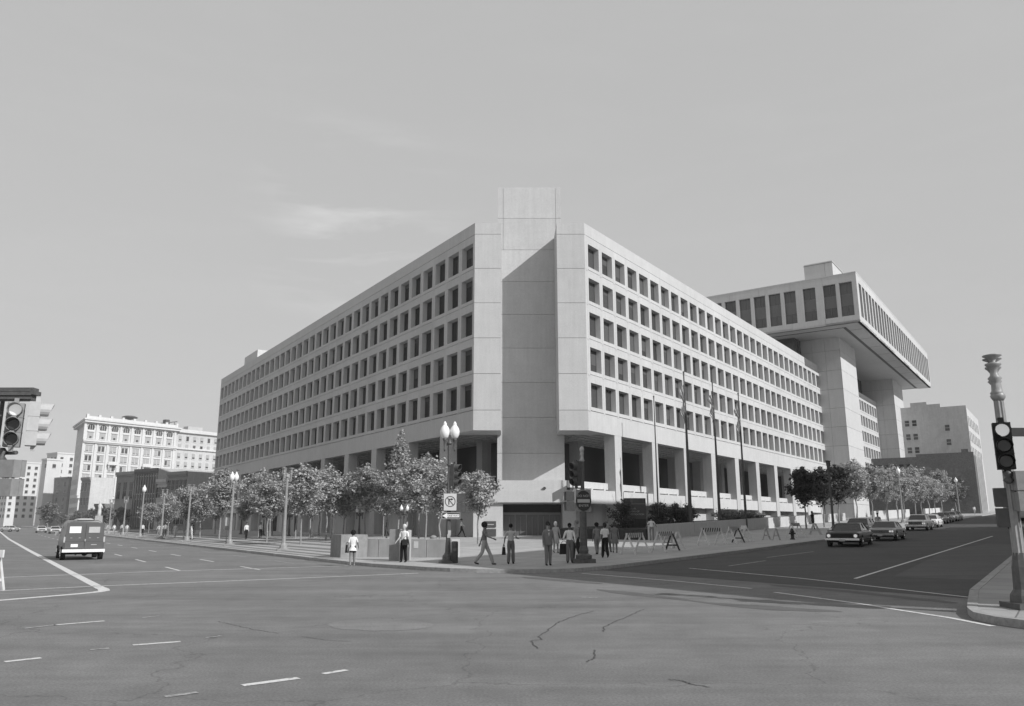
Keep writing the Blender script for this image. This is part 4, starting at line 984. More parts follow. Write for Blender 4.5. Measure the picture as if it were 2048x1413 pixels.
# --- corner post with twin globes, signals and signs
cp = lamp_post('signal_lamp_post', W(9.0, 0.2, .145), 6.75, 'corner lamp post with two white globes, traffic signal and one way sign', iron, 2, .12, base=1.0, arm=.24, gs=1.12, cat='street lamp')
m = MB(); m.cyl((0, 0, 2.55), (0, 0, 2.62), .15, n=12); m.cyl((0, 0, 4.55), (0, 0, 4.62), .14, n=12); m.build('collar', iron, cp)
h = signal_head(cp, (.32, -.10, 3.55), R(52), .98, iron)
m = MB(); m.cyl((0, 0, 4.65), (.3, .0, 4.65), .03, n=6); m.cyl((0, 0, 3.45), (.3, 0, 3.45), .03, n=6); m.cyl((.02, 0, 3.05), (.55, .1, 3.25), .03, n=6); m.build('bracket', lgrey, cp)
walk_box(cp, (.66, .05, 2.35), R(80), iron)
sg_ = MB(); sg_.box(-.30, .30, -.02, .0, 0, .79); o = sg_.build('no_turn_sign', mat('sign_white', .55, .5), cp); o.location = (.06, -.16, 2.42)
m = MB(); n = 28
for i in range(n):
    a0 = 2 * math.pi * i / n; a1 = 2 * math.pi * (i + 1) / n
    m.quad(*[(r * math.cos(a), -.024, .42 + r * math.sin(a)) for r, a in ((.255, a0), (.255, a1), (.215, a1), (.215, a0))][::-1])
m.add([(-.17, -.026, .60), (.15, -.026, .22), (.18, -.026, .25), (-.14, -.026, .63)], [(0, 3, 2, 1)]); m.build('ban_ring', dgrey, o)
m = MB(); m.box(-.085, -.04, -.023, -.02, .27, .50); m.box(-.085, .06, -.0235, -.02, .50, .545); m.add([(.05, -.024, .58), (.05, -.024, .465), (.15, -.024, .5225)], [(0, 1, 2)]); m.build('turn_arrow', blackm, o)
sg_ = MB(); sg_.box(-.44, .44, -.02, 0, 0, .31); o = sg_.build('one_way_sign', black, cp); o.location = (.11, -.17, 2.02)
m = MB(); m.box(-.19, .39, -.024, -.02, .085, .225); m.add([(-.19, -.024, .03), (-.19, -.024, .28), (-.41, -.024, .155)], [(0, 1, 2)]); m.build('sign_arrow', white, o)
m = MB()
for q in ((-.43, .43, .01, .022), (-.43, .43, .288, .30), (-.43, -.42, .02, .29), (.42, .43, .02, .29)): m.box(q[0], q[1], -.023, -.02, q[2], q[3])
m.build('sign_border', white, o)
letters('lettering', 'ONE WAY', .115, black, o, (.1, -.026, .152), (R(90), 0, 0))
m = MB(); m.box(-.02, .12, -.13, -.115, 1.25, 1.5); m.box(-.05, .1, -.125, -.115, 1.15, 1.32); m.build('sticker', lgrey, cp)
t = thing('call_box', 'dark cylindrical bollard box at the foot of the corner lamp', 'bollard', W(8.55, .35, .145)); m = MB(); m.lathe([(.16, 0), (.16, .92), (.15, .98), (.10, 1.0)], n=12); m.build('body', dgrey, t); m = MB(); m.box(-.1, .1, -.175, -.14, .55, .7); m.build('hatch', iron, t)

# --- right-hand corner post with DO NOT ENTER
rp = thing('signal_post', 'dark corner post with ball finial, traffic signal and round do not enter sign', 'traffic light', W(2.4, 4.7, .14))
m = MB(); m.box(-.5, .5, -.3, .3, -.05, .18); m.lathe([(.36, .18), (.36, .34), (.2, .42), (.22, .55), (.16, .75), (.17, .9)], n=12, smooth=False); m.build('pedestal', iron, rp)
m = MB(); m.cyl((0, 0, .85), (0, 0, 2.75), .165, .15, 14); m.cyl((0, 0, 2.75), (0, 0, 4.55), .09, .075, 12); m.build('shaft', iron, rp)
m = MB(); m.lathe([(.08, 4.5), (.12, 4.55), (.07, 4.65), (.06, 4.8), (.1, 4.88), (.05, 4.93), (.1, 5.0), (.11, 5.08), (.06, 5.18), (.01, 5.2)], n=12); m.build('finial', lgrey, rp)
signal_head(rp, (-.34, -.08, 3.40), R(-50), .98, iron)
m = MB(); m.cyl((0, 0, 4.5), (-.3, .0, 4.5), .03, n=6); m.cyl((0, 0, 3.3), (-.3, 0, 3.3), .03, n=6); m.build('bracket', iron, rp)
walk_box(rp, (-.66, .08, 2.28), R(-80), mgrey)
m = MB(); m.box(-.34, .34, 0, .02, 0, .98); o = m.build('backing_board', mgrey, rp); o.location = (.02, -.14, 2.25)
m = MB(); m.cyl((0, -.005, .48), (0, -.03, .48), .38, n=28); d = m.build('do_not_enter_sign', black, o)
for i, v in enumerate(d.data.vertices): v.co.x *= .92; v.co.z = .48 + (v.co.z - .48) * 1.2
m = MB(); m.box(-.28, .28, -.036, -.03, .40, .55); m.build('sign_bar', lgrey, d)
letters('lettering', 'DO NOT', .145, lgrey, d, (0, -.034, .69), (R(90), 0, 0)); letters('lettering', 'ENTER', .15, lgrey, d, (0, -.034, .26), (R(90), 0, 0))

# --- post on the near right corner
np_ = thing('signal_lamp_post', 'tall fluted post with two capped tops and a signal, at the right edge', 'traffic light', (11.35, 17.75, .15), 0)
m = MB(); m.box(-.36, .36, -.36, .36, -.05, .14); m.lathe([(.30, .12), (.28, .3), (.2, .42), (.18, .9), (.15, 1.05), (.13, 1.2)], n=8, smooth=False); m.build('pedestal', iron, np_)
m = MB(); n = 20; v = []; f = []
for k, (z, r0) in enumerate(((1.1, .13), (3, .12), (4.75, .105))):
    for i in range(n): a = 2 * math.pi * i / n; r = r0 * (1.0 if i % 2 else .84); v.append((r * math.cos(a), r * math.sin(a), z))
for k in range(2):
    for i in range(n): j = (i + 1) % n; f.append((k * n + i, k * n + j, (k + 1) * n + j, (k + 1) * n + i))
m.add(v, f); m.lathe([(.1, 4.6), (.15, 4.68), (.15, 4.74), (.11, 4.8), (.10, 5.0)], n=14); m.build('shaft', ironl, np_)
for dx, dy, dz in ((-.02, 0, 0), (.13, .25, -.03)):
    m = MB(); m.lathe([(.09, 4.72), (.14, 4.78), (.10, 4.84), (.085, 5.05), (.15, 5.13), (.09, 5.2), (.075, 5.32), (.12, 5.4), (.17, 5.45), (.17, 5.48), (.05, 5.52), (.09, 5.6), (.20, 5.66), (.2, 5.68), (.02, 5.72)], (dx, dy, dz), 14); m.build('lamp_holder', ironl, np_)
signal_head(np_, (-.20, -.30, 3.02), R(-27), .97, blackm, 1)
m = MB(); m.cyl((0, 0, 4.15), (-.2, -.2, 4.15), .035, n=6); m.cyl((0, 0, 2.9), (-.2, -.2, 2.95), .05, n=6); m.lathe([(.04, 2.7), (.12, 2.78), (.05, 2.85), (.1, 2.92), (.04, 3.0)], (-.17, -.25, 0), 8); m.build('bracket', iron, np_)
walk_box(np_, (.12, -.30, 2.1), R(165), mgrey); walk_box(np_, (-.02, .2, 1.75), R(150), dgrey)
m = MB(); m.box(.12, .95, -.02, .0, 3.78, 3.98); m.build('street_name_plate', black, np_)

# --- left foreground signal on the island
lp = thing('traffic_signal', 'near traffic signal at the left edge with heads facing the viewer and the side', 'traffic light', (-12.75, 19.4, 0))
m = MB(); m.lathe([(.3, 0), (.3, .15), (.15, .3), (.12, .8)], n=10, smooth=False); m.cyl((0, 0, .5), (0, 0, 3.9), .10, .08, 12); m.build('pole', iron, lp)
h = signal_head(lp, (.62, -.42, 3.82), R(26), 1.0, mgrey, 1)
h2 = signal_head(lp, (1.12, -.22, 3.85), R(120), 1.0, lgrey)
m = MB(); m.cyl((0, 0, 3.7), (.72, -.32, 3.68), .05, n=8); m.cyl((0, 0, 3.7), (0, 0, 5.2), .06, .05, 8); m.lathe([(.05, 3.4), (.14, 3.5), (.06, 3.6), (.12, 3.7), (.05, 3.8)], (.36, -.3, 0), 8); m.build('bracket', iron, lp)
m = MB(); m.box(-.9, .98, -.35, -.05, 5.12, 5.22); m.box(-.9, .93, -.32, -.08, 5.22, 5.3)
for k in range(3): m.box(-.9, .93 - k * .02, -.36 - .0, -.33, 5.0 + k * .1, 5.06 + k * .1)
m.box(-.9, .90, -.3, -.1, 4.98, 5.12); m.build('louvred_case', iron, lp)
w1 = walk_box(lp, (.72, -.35, 2.62), R(170), mgrey); m = MB(); m.box(.28, .42, -.5, -.36, 2.4, 3.45); m.build('control_box', mgrey, lp)

# --- sawhorse barricades
wood = mat('raw_timber', 0.42, 0.8, 0.2, 5, 0.2, 0.3); woodw = mat('weathered_white_timber', 0.62, 0.8, 0.2, 6, 0.12)
def aframe(parent, x, m_, H=.95, S=.42, dx=0):
    for s in (-1, 1):
        m = MB(); a = Vector((x, s * S, 0)); b = Vector((x, s * .04, H)); m.cyl(a, b, .06, .055, 4, smooth=False); m.build('leg', m_, parent)
    m = MB(); m.box(x - .03, x + .03, -S * .72, S * .72, .27, .35); m.build('cross_brace', m_, parent)
def barricade(p, rz, L, label, legm=(woodw, woodw), H=.95, rail=True, group='striped sawhorse barricades along the side street kerb'):
    t = thing('barricade', label, 'barricade', p, rz, group)
    for x, mm in zip((-L / 2 + .18, L / 2 - .18), legm): aframe(t, x, mm, H)
    if rail:
        m = MB(); m.box(-L / 2, L / 2, -.025, .025, H - .12, H + .12); r_ = m.build('rail', woodw, t)
        x = -L / 2 + .08
        while x < L / 2 - .28: m = MB(); m.add([(x, -.028, H - .118), (x + .16, -.028, H - .118), (x + .27, -.028, H + .118), (x + .11, -.028, H + .118)], [(0, 1, 2, 3)]); m.build('stripe', black, r_); x += .30
    return t
barricade(W(3.6, 11.6, .145), HR + .12, 2.6, 'barricade nearest the corner, white legs and black striped rail')
barricade(W(2.9, 14.3, .145), HR + .05, 2.4, 'second barricade from the corner, its far frame painted black', (woodw, black))
barricade(W(4.0, 17.2, .145), HR + .9, 1.6, 'barricade standing askew behind the black A frame, with plain timber legs', (woodw, wood), rail=False)
barricade(W(3.1, 21.6, .145), HR - .12, 2.6, 'middle barricade with white legs before the low wall')
barricade(W(2.7, 24.7, .145), HR + .1, 2.5, 'barricade with a black far frame, middle of the row', (woodw, black))
barricade(W(2.9, 27.2, .145), HR + .5, 2.0, 'barricade ending in a tall leaning white frame')
barricade(W(1.9, 30.4, .145), HR + 1.2, 1.2, 'small timber sawhorse without stripes near the hydrant', (wood, wood), .8, False)
barricade(W(1.5, 35.3, .145), HR, 2.4, 'striped barricade just behind the fire hydrant')
barricade(W(1.7, 41.5, .145), HR + .3, 2.0, 'last dull barricade before the shaded lamp', (wood, wood), .9, False)
t = thing('barricade', 'white timber barricade leg at the left edge of the picture', 'barricade', (-15.35, 24.1, 0), R(168))
aframe(t, 0, woodw, 1.1, .35); aframe(t, 1.9, woodw, 1.1, .35); m = MB(); m.box(-.2, 2.1, -.03, .03, .98, 1.2); m.build('rail', woodw, t)
# --- hydrant
t = thing('fire_hydrant', 'dark fire hydrant by the kerb in front of a striped barricade', 'hydrant', W(.6, 31.8, .145))
m = MB(); m.lathe([(.18, 0), (.18, .06), (.12, .08), (.115, .5), (.16, .52), (.16, .56), (.13, .6), (.1, .7), (.04, .76), (.035, .82)], n=12); m.build('barrel', black, t)
m = MB(); m.cyl((-.22, 0, .42), (.22, 0, .42), .06, n=8); m.cyl((0, -.2, .4), (0, 0, .4), .075, n=8); m.build('nozzle', black, t)
# --- concrete blocks at the kerb
t = thing('concrete_planter', 'low dark sided concrete block at the kerb left of the walking woman', 'planter', W(19.6, -2.05, .14), HL)
m = MB(); m.box(-1.55, 0.0, -1.55, .0, 0, 1.22); m.build('body', mat('weathered_concrete', .24, .9, .1, 5, .12, .3, big=.1, streak=.1), t)
Mi = TM(W(19.6, -2.05), HL).inverted()
t = thing('concrete_bench_wall', 'long low pale concrete wall with two white squares, behind the walking woman', 'wall', W(18.2, -.4, .14))
base = W(18.2, -.4, .14)
def wallseg(p0, p1, th, h0, h1, name, m_, parent, base, off=0):
    a = W(*p0) - base; b = W(*p1) - base; d = (b - a); d.z = 0; d.normalize(); n_ = Vector((-d.y, d.x, 0)) * th; m = MB()
    za = a.z; zb = b.z
    m.add([(a.x, a.y, za + h0), (b.x, b.y, zb + h0), (b.x + n_.x, b.y + n_.y, zb + h0), (a.x + n_.x, a.y + n_.y, za + h0), (a.x, a.y, za + h1), (b.x, b.y, zb + h1), (b.x + n_.x, b.y + n_.y, zb + h1), (a.x + n_.x, a.y + n_.y, za + h1)], [(0, 3, 2, 1), (4, 5, 6, 7), (0, 1, 5, 4), (1, 2, 6, 5), (2, 3, 7, 6), (3, 0, 4, 7)])
    return m.build(name, m_, parent)
for k in range(4):
    p0 = Vector((-8.55, 44.9, 0)).lerp(Vector((-2.95, 42.2, 0)), k / 4 + .003); p1 = Vector((-8.55, 44.9, 0)).lerp(Vector((-2.95, 42.2, 0)), (k + 1) / 4 - .003)
    d = (p1 - p0).normalized(); n_ = Vector((-d.y, d.x, 0)) * .9; m = MB(); b0 = p0 - base; b1 = p1 - base
    m.add([(b0.x, b0.y, 0), (b1.x, b1.y, 0), (b1.x + n_.x, b1.y + n_.y, 0), (b0.x + n_.x, b0.y + n_.y, 0), (b0.x, b0.y, 1.0), (b1.x, b1.y, 1.0), (b1.x + n_.x, b1.y + n_.y, 1.0), (b0.x + n_.x, b0.y + n_.y, 1.0)], [(0, 3, 2, 1), (4, 5, 6, 7), (0, 1, 5, 4), (1, 2, 6, 5), (2, 3, 7, 6), (3, 0, 4, 7)])
    m.build('wall_block', stucco, t)
for q in (.385, .62):
    p = Vector((-8.55, 44.9, 0)).lerp(Vector((-2.95, 42.2, 0)), q) - base; d = (Vector((-2.95, 42.2, 0)) - Vector((-8.55, 44.9, 0))).normalized(); o_ = Vector((d.y, -d.x, 0)) * .012
    a = p + o_; b = p + d * .3 + o_; m = MB(); m.quad((a.x, a.y, .52), (b.x, b.y, .52), (b.x, b.y, .88), (a.x, a.y, .88)); m.build('notice', white, t)
t = thing('concrete_pylon', 'waist high upright concrete block beside the man in black trousers', 'bollard', W(12.6, -1.0, .14), R(-4))
m = MB(); m.box(-.42, .04, .0, .9, 0, 1.55); m.build('body', MATS['weathered_concrete'], t); m = MB(); m.box(.04, .5, .06, .96, 0, 1.5); m.build('pale_side', stucco, t)
# --- sign pylon
sp = thing('sign_pylon', 'dark upright sign pylon with small white lettering in front of the base wall', 'sign', W(15.6, 30.0, -.1), .12)
m = MB(); m.box(-.92, .92, 0, .4, 0, 3.5); m.build('body', black, sp)
m = MB(); m.box(-.9, .9, -.02, 0, 1.75, 3.45); pn = m.build('panel', dgrey, sp)
for i, s_ in enumerate(('FEDERAL', 'BUREAU OF', 'INVESTIGATION')): letters('lettering', s_, .2, lgrey, pn, (-.7 + 0, -.028, 2.62 - i * .24), (R(90), 0, 0)).data
for o in [x for x in COL.objects if x.parent == pn]:
    dx = min(v.co.x for v in o.data.vertices)
    for v in o.data.vertices: v.co.x -= dx
m = MB(); m.box(-.86, .86, -.03, -.02, 3.0, 3.04); m.build('rule', mgrey, pn)
# --- retaining wall of the planted bed: one part per cast panel
wbase = W(11.3, 25.4)
rw = thing('retaining_wall', 'long low concrete wall beside the side street, half shaded, half bright', 'wall', wbase)
b = 25.4; k = 0
while b < 100:
    b1 = b + 3.0; a0 = 11.3 + (b - 25.4) * .043; a1 = 11.3 + (b1 - 25.4) * .043; H0 = 1.15
    wallseg((a0, b + .015), (a1, b1 - .015), -.35, -.1, 1.28, 'wall_panel', concrete2, rw, wbase); b = b1; k += 1
slab('planting_bed', [(11.7, 25.8), (23.4, 24.5), (23.4, 100), (14.6, 100), (13.2, 62), (12.0, 36)], soil, -.1, 0.95, **ST)
# far low walls
for i, (a, b0, b1, h, lb) in enumerate([(10.5, 104, 135, 1.5, 'low pale wall behind the white parked car'), (9.5, 150, 172, 1.5, 'bright low wall at the end of the side street')]):
    t = thing('low_wall', lb, 'wall', W(a, b0)); wallseg((a, b0), (a - .3, b1), -.4, -.1, h, 'wall_face', whitec, t, W(a, b0))
# --- flagpoles
flagm = mat('flag_cloth', 0.3, 0.9); flagw = mat('flag_white_stripe', 0.65, 0.9)
def flagpole(p, h, label, flag=None, r=.19):
    t = thing('flagpole', label, 'flagpole', p, 0, 'flagpoles in front of the side street front')
    m = MB(); m.cyl((0, 0, -.3), (0, 0, h), r, .05, 12); m.build('pole', dgrey, t)
    m = MB(); m.lathe([(.04, 0), (.09, .05), (.04, .1), (.09, .16), (.09, .22), (.01, .3)], (0, 0, h), 10); m.build('finial', iron, t)
    if flag:
        z1 = h - .9; z0 = z1 - flag; mb = MB(); n = 9; rows = 14; v = []; rr = random.Random(int(h * 10))
        for j in range(rows + 1):
            z = z1 - (z1 - z0) * j / rows; ww = .32 + .18 * math.sin(j * .8 + h)
            for i in range(n + 1):
                u = i / n; v.append((-.06 - u * ww * (1 - .35 * j / rows), .10 * math.sin(u * 14 + j * .5) , z - u * .55 - .08 * math.sin(u * 9)))
        for j in range(rows):
            for i in range(n):
                q = j * (n + 1) + i; mb.add([v[q], v[q + 1], v[q + n + 2], v[q + n + 1]], [(0, 1, 2, 3)], (i + j // 2) % 2)
        o = mb.build('flag', [flagm, flagw], t); return t
    return t
flagpole((15.71, 68, 1.2), 13.75, 'thickest flagpole nearest the corner, with a limp striped flag', 3.3, .18)
flagpole((20.09, 75, 1.4), 13.9, 'second flagpole with a furled pale flag', 2.4, .15)
flagpole((24.07, 80, 1.6), 13.4, 'third flagpole with a furled dark and white flag', 3.0, .14)
flagpole((15.15, 79.5, 1.0), 13.6, 'thin bare flagpole set back close to the columns', None, .09)
# --- small plaza bits
t = thing('waste_bin', 'small pale round bin on the plaza right of the corner lamp', 'bin', W(21.3, 7.9, .14)); m = MB(); m.lathe([(.22, 0), (.24, .7), (.2, .8), (.05, .86)], n=12); m.build('body', mgrey, t); m = MB(); m.cyl((0, 0, .66), (0, 0, .7), .25, n=12); m.build('rim', dgrey, t)
t = st_ = thing('statue', 'white statue on a tall plinth far down the avenue behind the van', 'statue', W(168, 1.9, .1) , 0)
m = MB(); m.box(-1.5, 1.5, -1.5, 1.5, 0, 1.2); m.box(-1, 1, -1, 1, 1.2, 4.2, 0, .15, .15); m.build('plinth', stucco, t)
m = MB(); m.lathe([(.7, 4.2), (.6, 5.2), (.55, 6.2), (.75, 7.0), (.3, 7.4), (.32, 7.7), (.28, 8.1), (.05, 8.25)], n=10); m.cyl((.5, 0, 7), (1.1, -.2, 6.2), .18, .14, 7); m.build('figure', terra, t); st_.scale = (.62, .62, .8)
t = thing('road_sign', 'small white square sign on a thin post beyond the van', 'sign', W(118, -24.5, 0)); m = MB(); m.cyl((0, 0, 0), (0, 0, 3), .05, n=6); m.build('post', ironl, t); m = MB(); m.box(-.5, .5, -.05, -.02, 2.6, 3.6); m.build('panel', white, t)
t = thing('road_sign', 'narrow pale sign fixed low beside the twin globe lamp', 'sign', W(45.9, -1.2, .14)); m = MB(); m.cyl((0, 0, 0), (0, 0, 2.4), .04, n=6); m.build('post', ironl, t); m = MB(); m.box(-.16, .16, -.06, -.03, 1.6, 2.3); m.build('panel', lgrey, t)
# ================================================================== VEHICLES
def bevel(o, w_):
    b = o.modifiers.new('bevel', 'BEVEL'); b.width = w_; b.segments = 3; b.limit_method = 'ANGLE'; b.angle_limit = R(22)
    for f in o.data.polygons: f.use_smooth = True
    return o
def carpaint(name, v): return mat(name, v, 0.28, 0.5, nscale=3, namt=0.04)
def wheel(parent, x, y, r=.33, w_=.2, name='wheel'):
    m = MB(); m.cyl((x, y - w_ / 2, r), (x, y + w_ / 2, r), r, n=18); o = m.build(name, rubber, parent)
    s = -1 if y < 0 else 1
    m = MB(); m.cyl((x, y + s * (w_ / 2 + .002), r), (x, y + s * (w_ / 2 + .02), r), r * .62, r * .55, 14); m.cyl((x, y + s * (w_ / 2 + .02), r), (x, y + s * (w_ / 2 + .05), r), r * .22, n=8); m.build('hub_cap', chrome, o)
def loft(m, st, mi=0):
    """st: list of (x, halfwidth, z0, z1); rounded body ring per station"""
    v = []; n = 10
    for x, w_, z0, z1 in st:
        h = z1 - z0
        v += [(x, -w_ * .88, z0), (x, -w_, z0 + h * .22), (x, -w_, z0 + h * .62), (x, -w_ * .97, z1 - h * .12), (x, -w_ * .86, z1), (x, w_ * .86, z1), (x, w_ * .97, z1 - h * .12), (x, w_, z0 + h * .62), (x, w_, z0 + h * .22), (x, w_ * .88, z0)]
    f = [list(range(n)), list(range((len(st) - 1) * n, len(st) * n))[::-1]]
    for k in range(len(st) - 1):
        for i in range(n): j = (i + 1) % n; f.append((k * n + i, (k + 1) * n + i, (k + 1) * n + j, k * n + j))
    m.add(v, f, mi)
def cabin(t, x0, x1, f, r, wb, wt, z0, z1, m_, wagon=False):
    """glasshouse from x0 (windscreen foot) to x1 (rear window foot)"""
    m = MB(); a = [(x0, -wb, z0), (x1, -wb, z0), (x1, wb, z0), (x0, wb, z0), (x0 + f, -wt, z1 - .05), (x1 - r, -wt, z1 - .05), (x1 - r, wt, z1 - .05), (x0 + f, wt, z1 - .05)]
    m.add(a, [(0, 1, 5, 4), (1, 2, 6, 5), (2, 3, 7, 6), (3, 0, 4, 7)]); m.build('glasshouse', carglass, t)
    m = MB(); m.add([(x0 + f - .05, -wt - .02, z1 - .06), (x1 - r + .05, -wt - .02, z1 - .06), (x1 - r + .05, wt + .02, z1 - .06), (x0 + f - .05, wt + .02, z1 - .06), (x0 + f + .12, -wt + .08, z1), (x1 - r - .12, -wt + .08, z1), (x1 - r - .12, wt - .08, z1), (x0 + f + .12, wt - .08, z1)], [(0, 3, 2, 1), (4, 5, 6, 7), (0, 1, 5, 4), (1, 2, 6, 5), (2, 3, 7, 6), (3, 0, 4, 7)]); bevel(m.build('roof', m_, t), .03)
    xm = (x0 + f + x1 - r) / 2
    for s in (-1, 1):
        for (xa, xb) in ((x0, x0 + f), (xm, xm), (x1, x1 - r)): m = MB(); m.cyl((xa, s * (wb + .003), z0), (xb, s * (wt + .003), z1 - .05), .035, n=5); m.build('pillar', m_, t)
    m = MB()                                     # seats seen through the glass
    for y in (-.35, .35): m.box(xm - .2, xm - .05, y - .25, y + .25, z0 - .1, z1 - .22); m.box(xm + .75, xm + .9, y - .25, y + .25, z0 - .1, z1 - .28)
    m.build('seat', dgrey, t)
def sedan(p, rz, label, v, L=4.75, Wd=1.82, H=1.36, lights=2, wagon=False, group=None, name='parked_car', cat='car', front=True):
    """front of the car at x = 0, body runs to +x"""
    pm = carpaint('car_paint_%d' % int(v * 1000), v); t = thing(name, label, cat, p, rz, group); w_ = Wd / 2; hb = H * .645
    m = MB(); loft(m, [(0.0, w_ * .93, .42, hb - .12), (.06, w_ * .97, .34, hb - .05), (.5, w_, .26, hb - .02), (1.45, w_, .24, hb + .04), (1.6, w_, .24, hb + .05), (L - 1.2, w_, .24, hb + .06), (L - .9, w_, .26, hb + .04), (L - .1, w_ * .96, .34, hb - .02), (L, w_ * .92, .42, hb - .1)]); bevel(m.build('body', pm, t), .07)
    cabin(t, 1.35, L - (.35 if wagon else .95), .62, .35 if wagon else .62, w_ * .86, w_ * .68, hb + .03, H, pm)
    for x in (.86, L - 1.05):
        for s in (-1, 1):
            m = MB(); m.cyl((x, s * (w_ - .14), .34), (x, s * (w_ + .006), .34), .39, n=18); m.build('wheel_arch', blackm, t)
            wheel(t, x, s * (w_ - .09))
    m = MB(); m.box(-.10, .03, -w_ * .98, w_ * .98, .40, .52); m.build('bumper', chrome, t)
    m = MB(); m.box(L - .03, L + .1, -w_ * .98, w_ * .98, .40, .52); m.build('bumper', chrome, t)
    m = MB(); m.box(-.02, .02, -w_ * .62, w_ * .62, .55, hb - .14); g_ = m.build('grille', blackm, t)
    m = MB()
    for k in range(4): m.box(-.03, -.015, -w_ * .6, w_ * .6, .57 + k * (hb - .74) / 3.5, .58 + k * (hb - .74) / 3.5)
    m.build('grille_bar', chrome if lights == 4 else dgrey, g_)
    for s in (-1, 1):
        for q in ((.77,) if lights == 2 else (.70, .86)):
            m = MB(); m.cyl((.05, s * w_ * q, .66), (-.035, s * w_ * q, .66), .115 if lights == 2 else .085, n=14); o = m.build('headlight', chrome, t)
            m = MB(); m.cyl((-.035, s * w_ * q, .66), (-.045, s * w_ * q, .66), .085 if lights == 2 else .065, n=12); m.build('lamp_lens', lens_on, o)
        m = MB(); m.box(L - .05, L + .01, s * w_ * .6, s * w_ * .88, .58, .72); m.build('tail_light', mgrey, t)
        m = MB(); m.box(1.75, 1.85, s * (w_ * .93), s * (w_ * 1.1), hb + .06, hb + .17); m.build('mirror', chrome, t)
        m = MB(); m.box(.4, L - .4, s * w_ * .995, s * (w_ + .012), .52, .55); m.box(2.3, 2.5, s * w_ * .99, s * (w_ + .02), hb - .14, hb - .11); m.build('trim', chrome, t)
    m = MB(); m.box(-.115, -.10, -.16, .16, .34, .46); m.build('number_plate', lgrey, t)
    return t
CG = 'cars on the side street'
HD = HR        # front towards the viewer: the body extends along +b
def heading(d=0.0): return HR + d
sedan(W(-4.75, 26.4, .0), heading(.03), 'front dark saloon with round headlights and chrome bumper coming down the side street', .03, group=CG, H=1.42, L=4.9, Wd=1.95, name='dark_saloon')
sedan(W(-5.3, 35.2), heading(.0), 'second car, light grey with square lamps and a pale bonnet', .30, group=CG, lights=4, H=1.34, L=4.6, name='grey_saloon')
sedan(W(-1.9, 41.0), heading(), 'dark estate car standing behind the grey one at the kerb', .05, group=CG, wagon=True, H=1.45)
sedan(W(-4.0, 58.0), heading(), 'bright white car with a wide pale bumper in the sunlit strip of road', .72, group=CG, lights=4, H=1.5, wagon=True, name='white_car')
sedan(W(-3.7, 67.5), heading(), 'white car directly behind the first white one', .7, group=CG)
for i, (a, b, v, lb) in enumerate([(-2.6, 76, .05, 'first of the dark cars parked past the white ones'), (-2.4, 83, .04, 'second dark car parked past the white ones'), (-2.2, 90, .12, 'third dark car parked past the white ones'), (-2.0, 98, .5, 'far pale parked car under the trees'), (-1.8, 104, .06, 'farthest dark parked car under the trees')]):
    sedan(W(a, b), heading(), lb, v, group=CG)
# box truck at the right edge
t = thing('box_truck', 'grey box truck seen from behind at the right edge of the side street', 'truck', W(-12.6, 66), HR)
m = MB(); m.box(0, 5.5, -1.2, 1.2, 1.0, 3.5); m.build('cargo_box', mat('truck_grey', .33, .6, .3, 2, .06), t); m = MB(); m.box(-.03, 0.0, -1.12, 1.12, 1.1, 3.4); m.build('rear_door', lgrey, t)
m = MB(); m.box(5.6, 7.3, -1.0, 1.0, .6, 2.3, 0, .1, .05); m.build('cab', mgrey, t); m = MB(); m.box(0, 7.2, -.5, .5, .5, .98); m.build('chassis', blackm, t)
m = MB(); m.box(-.2, -.05, -1.15, 1.15, .5, .68); m.build('bumper', dgrey, t)
for x in (1.3, 6.3):
    for y in (-.95, .95): wheel(t, x, y, .45, .3)
t = thing('box_truck', 'dark truck standing farther up the side street near the edge', 'truck', W(-11.5, 120), HR)
m = MB(); m.box(0, 6, -1.2, 1.2, .9, 3.3); m.build('cargo_box', mgrey, t); m = MB(); m.box(0, 7, -.9, .9, .4, .9); m.build('chassis', blackm, t)
for x in (1.3, 5.8):
    for y in (-.95, .95): wheel(t, x, y, .45, .3)
# ---- van seen from behind
vp = Vector((-23.3, 43.9, 0)); vt = thing('panel_van', 'dark panel van with white bumper driving away, two bright papers in its rear windows', 'van', vp, HL + .0)
vm = carpaint('van_paint', .10); w_ = 1.0; z0 = .42; ZT = 2.16
m = MB(); v = []; st = [(0, .985, .46, 2.06), (.03, 1.0, .42, 2.10), (.6, 1.0, .40, 2.15), (3.6, 1.0, .40, 2.15), (4.2, .98, .40, 2.10)]
ring = lambda x, k, za, zb: [(x, -w_ * .97 * k, za), (x, -w_ * k, za + .35), (x, -w_ * .985 * k, 1.12), (x, -w_ * .86 * k, 1.85), (x, -w_ * .78 * k, zb - .09), (x, -w_ * .62 * k, zb), (x, w_ * .62 * k, zb), (x, w_ * .78 * k, zb - .09), (x, w_ * .86 * k, 1.85), (x, w_ * .985 * k, 1.12), (x, w_ * k, za + .35), (x, w_ * .97 * k, za)]
for s in st: v += ring(*s)
v += ring(4.75, .95, .40, 1.25); n = 12; v[-n:] = [(4.75, y, min(z, 1.22)) for x, y, z in v[-n:]]
f = [list(range(n)), list(range(5 * n, 6 * n))[::-1]]
for k in range(5):
    for i in range(n): j = (i + 1) % n; f.append((k * n + i, (k + 1) * n + i, (k + 1) * n + j, k * n + j))
m.add(v, f); body = bevel(m.build('body', vm, vt), .05)
m = MB(); m.box(.25, 2.9, -.42, .42, 2.15, 2.24, 0, .3, .15); m.build('roof_vent', stucco, vt)
m = MB(); m.box(-.22, -.04, -1.04, 1.04, .43, .585); m.build('bumper', white, vt)
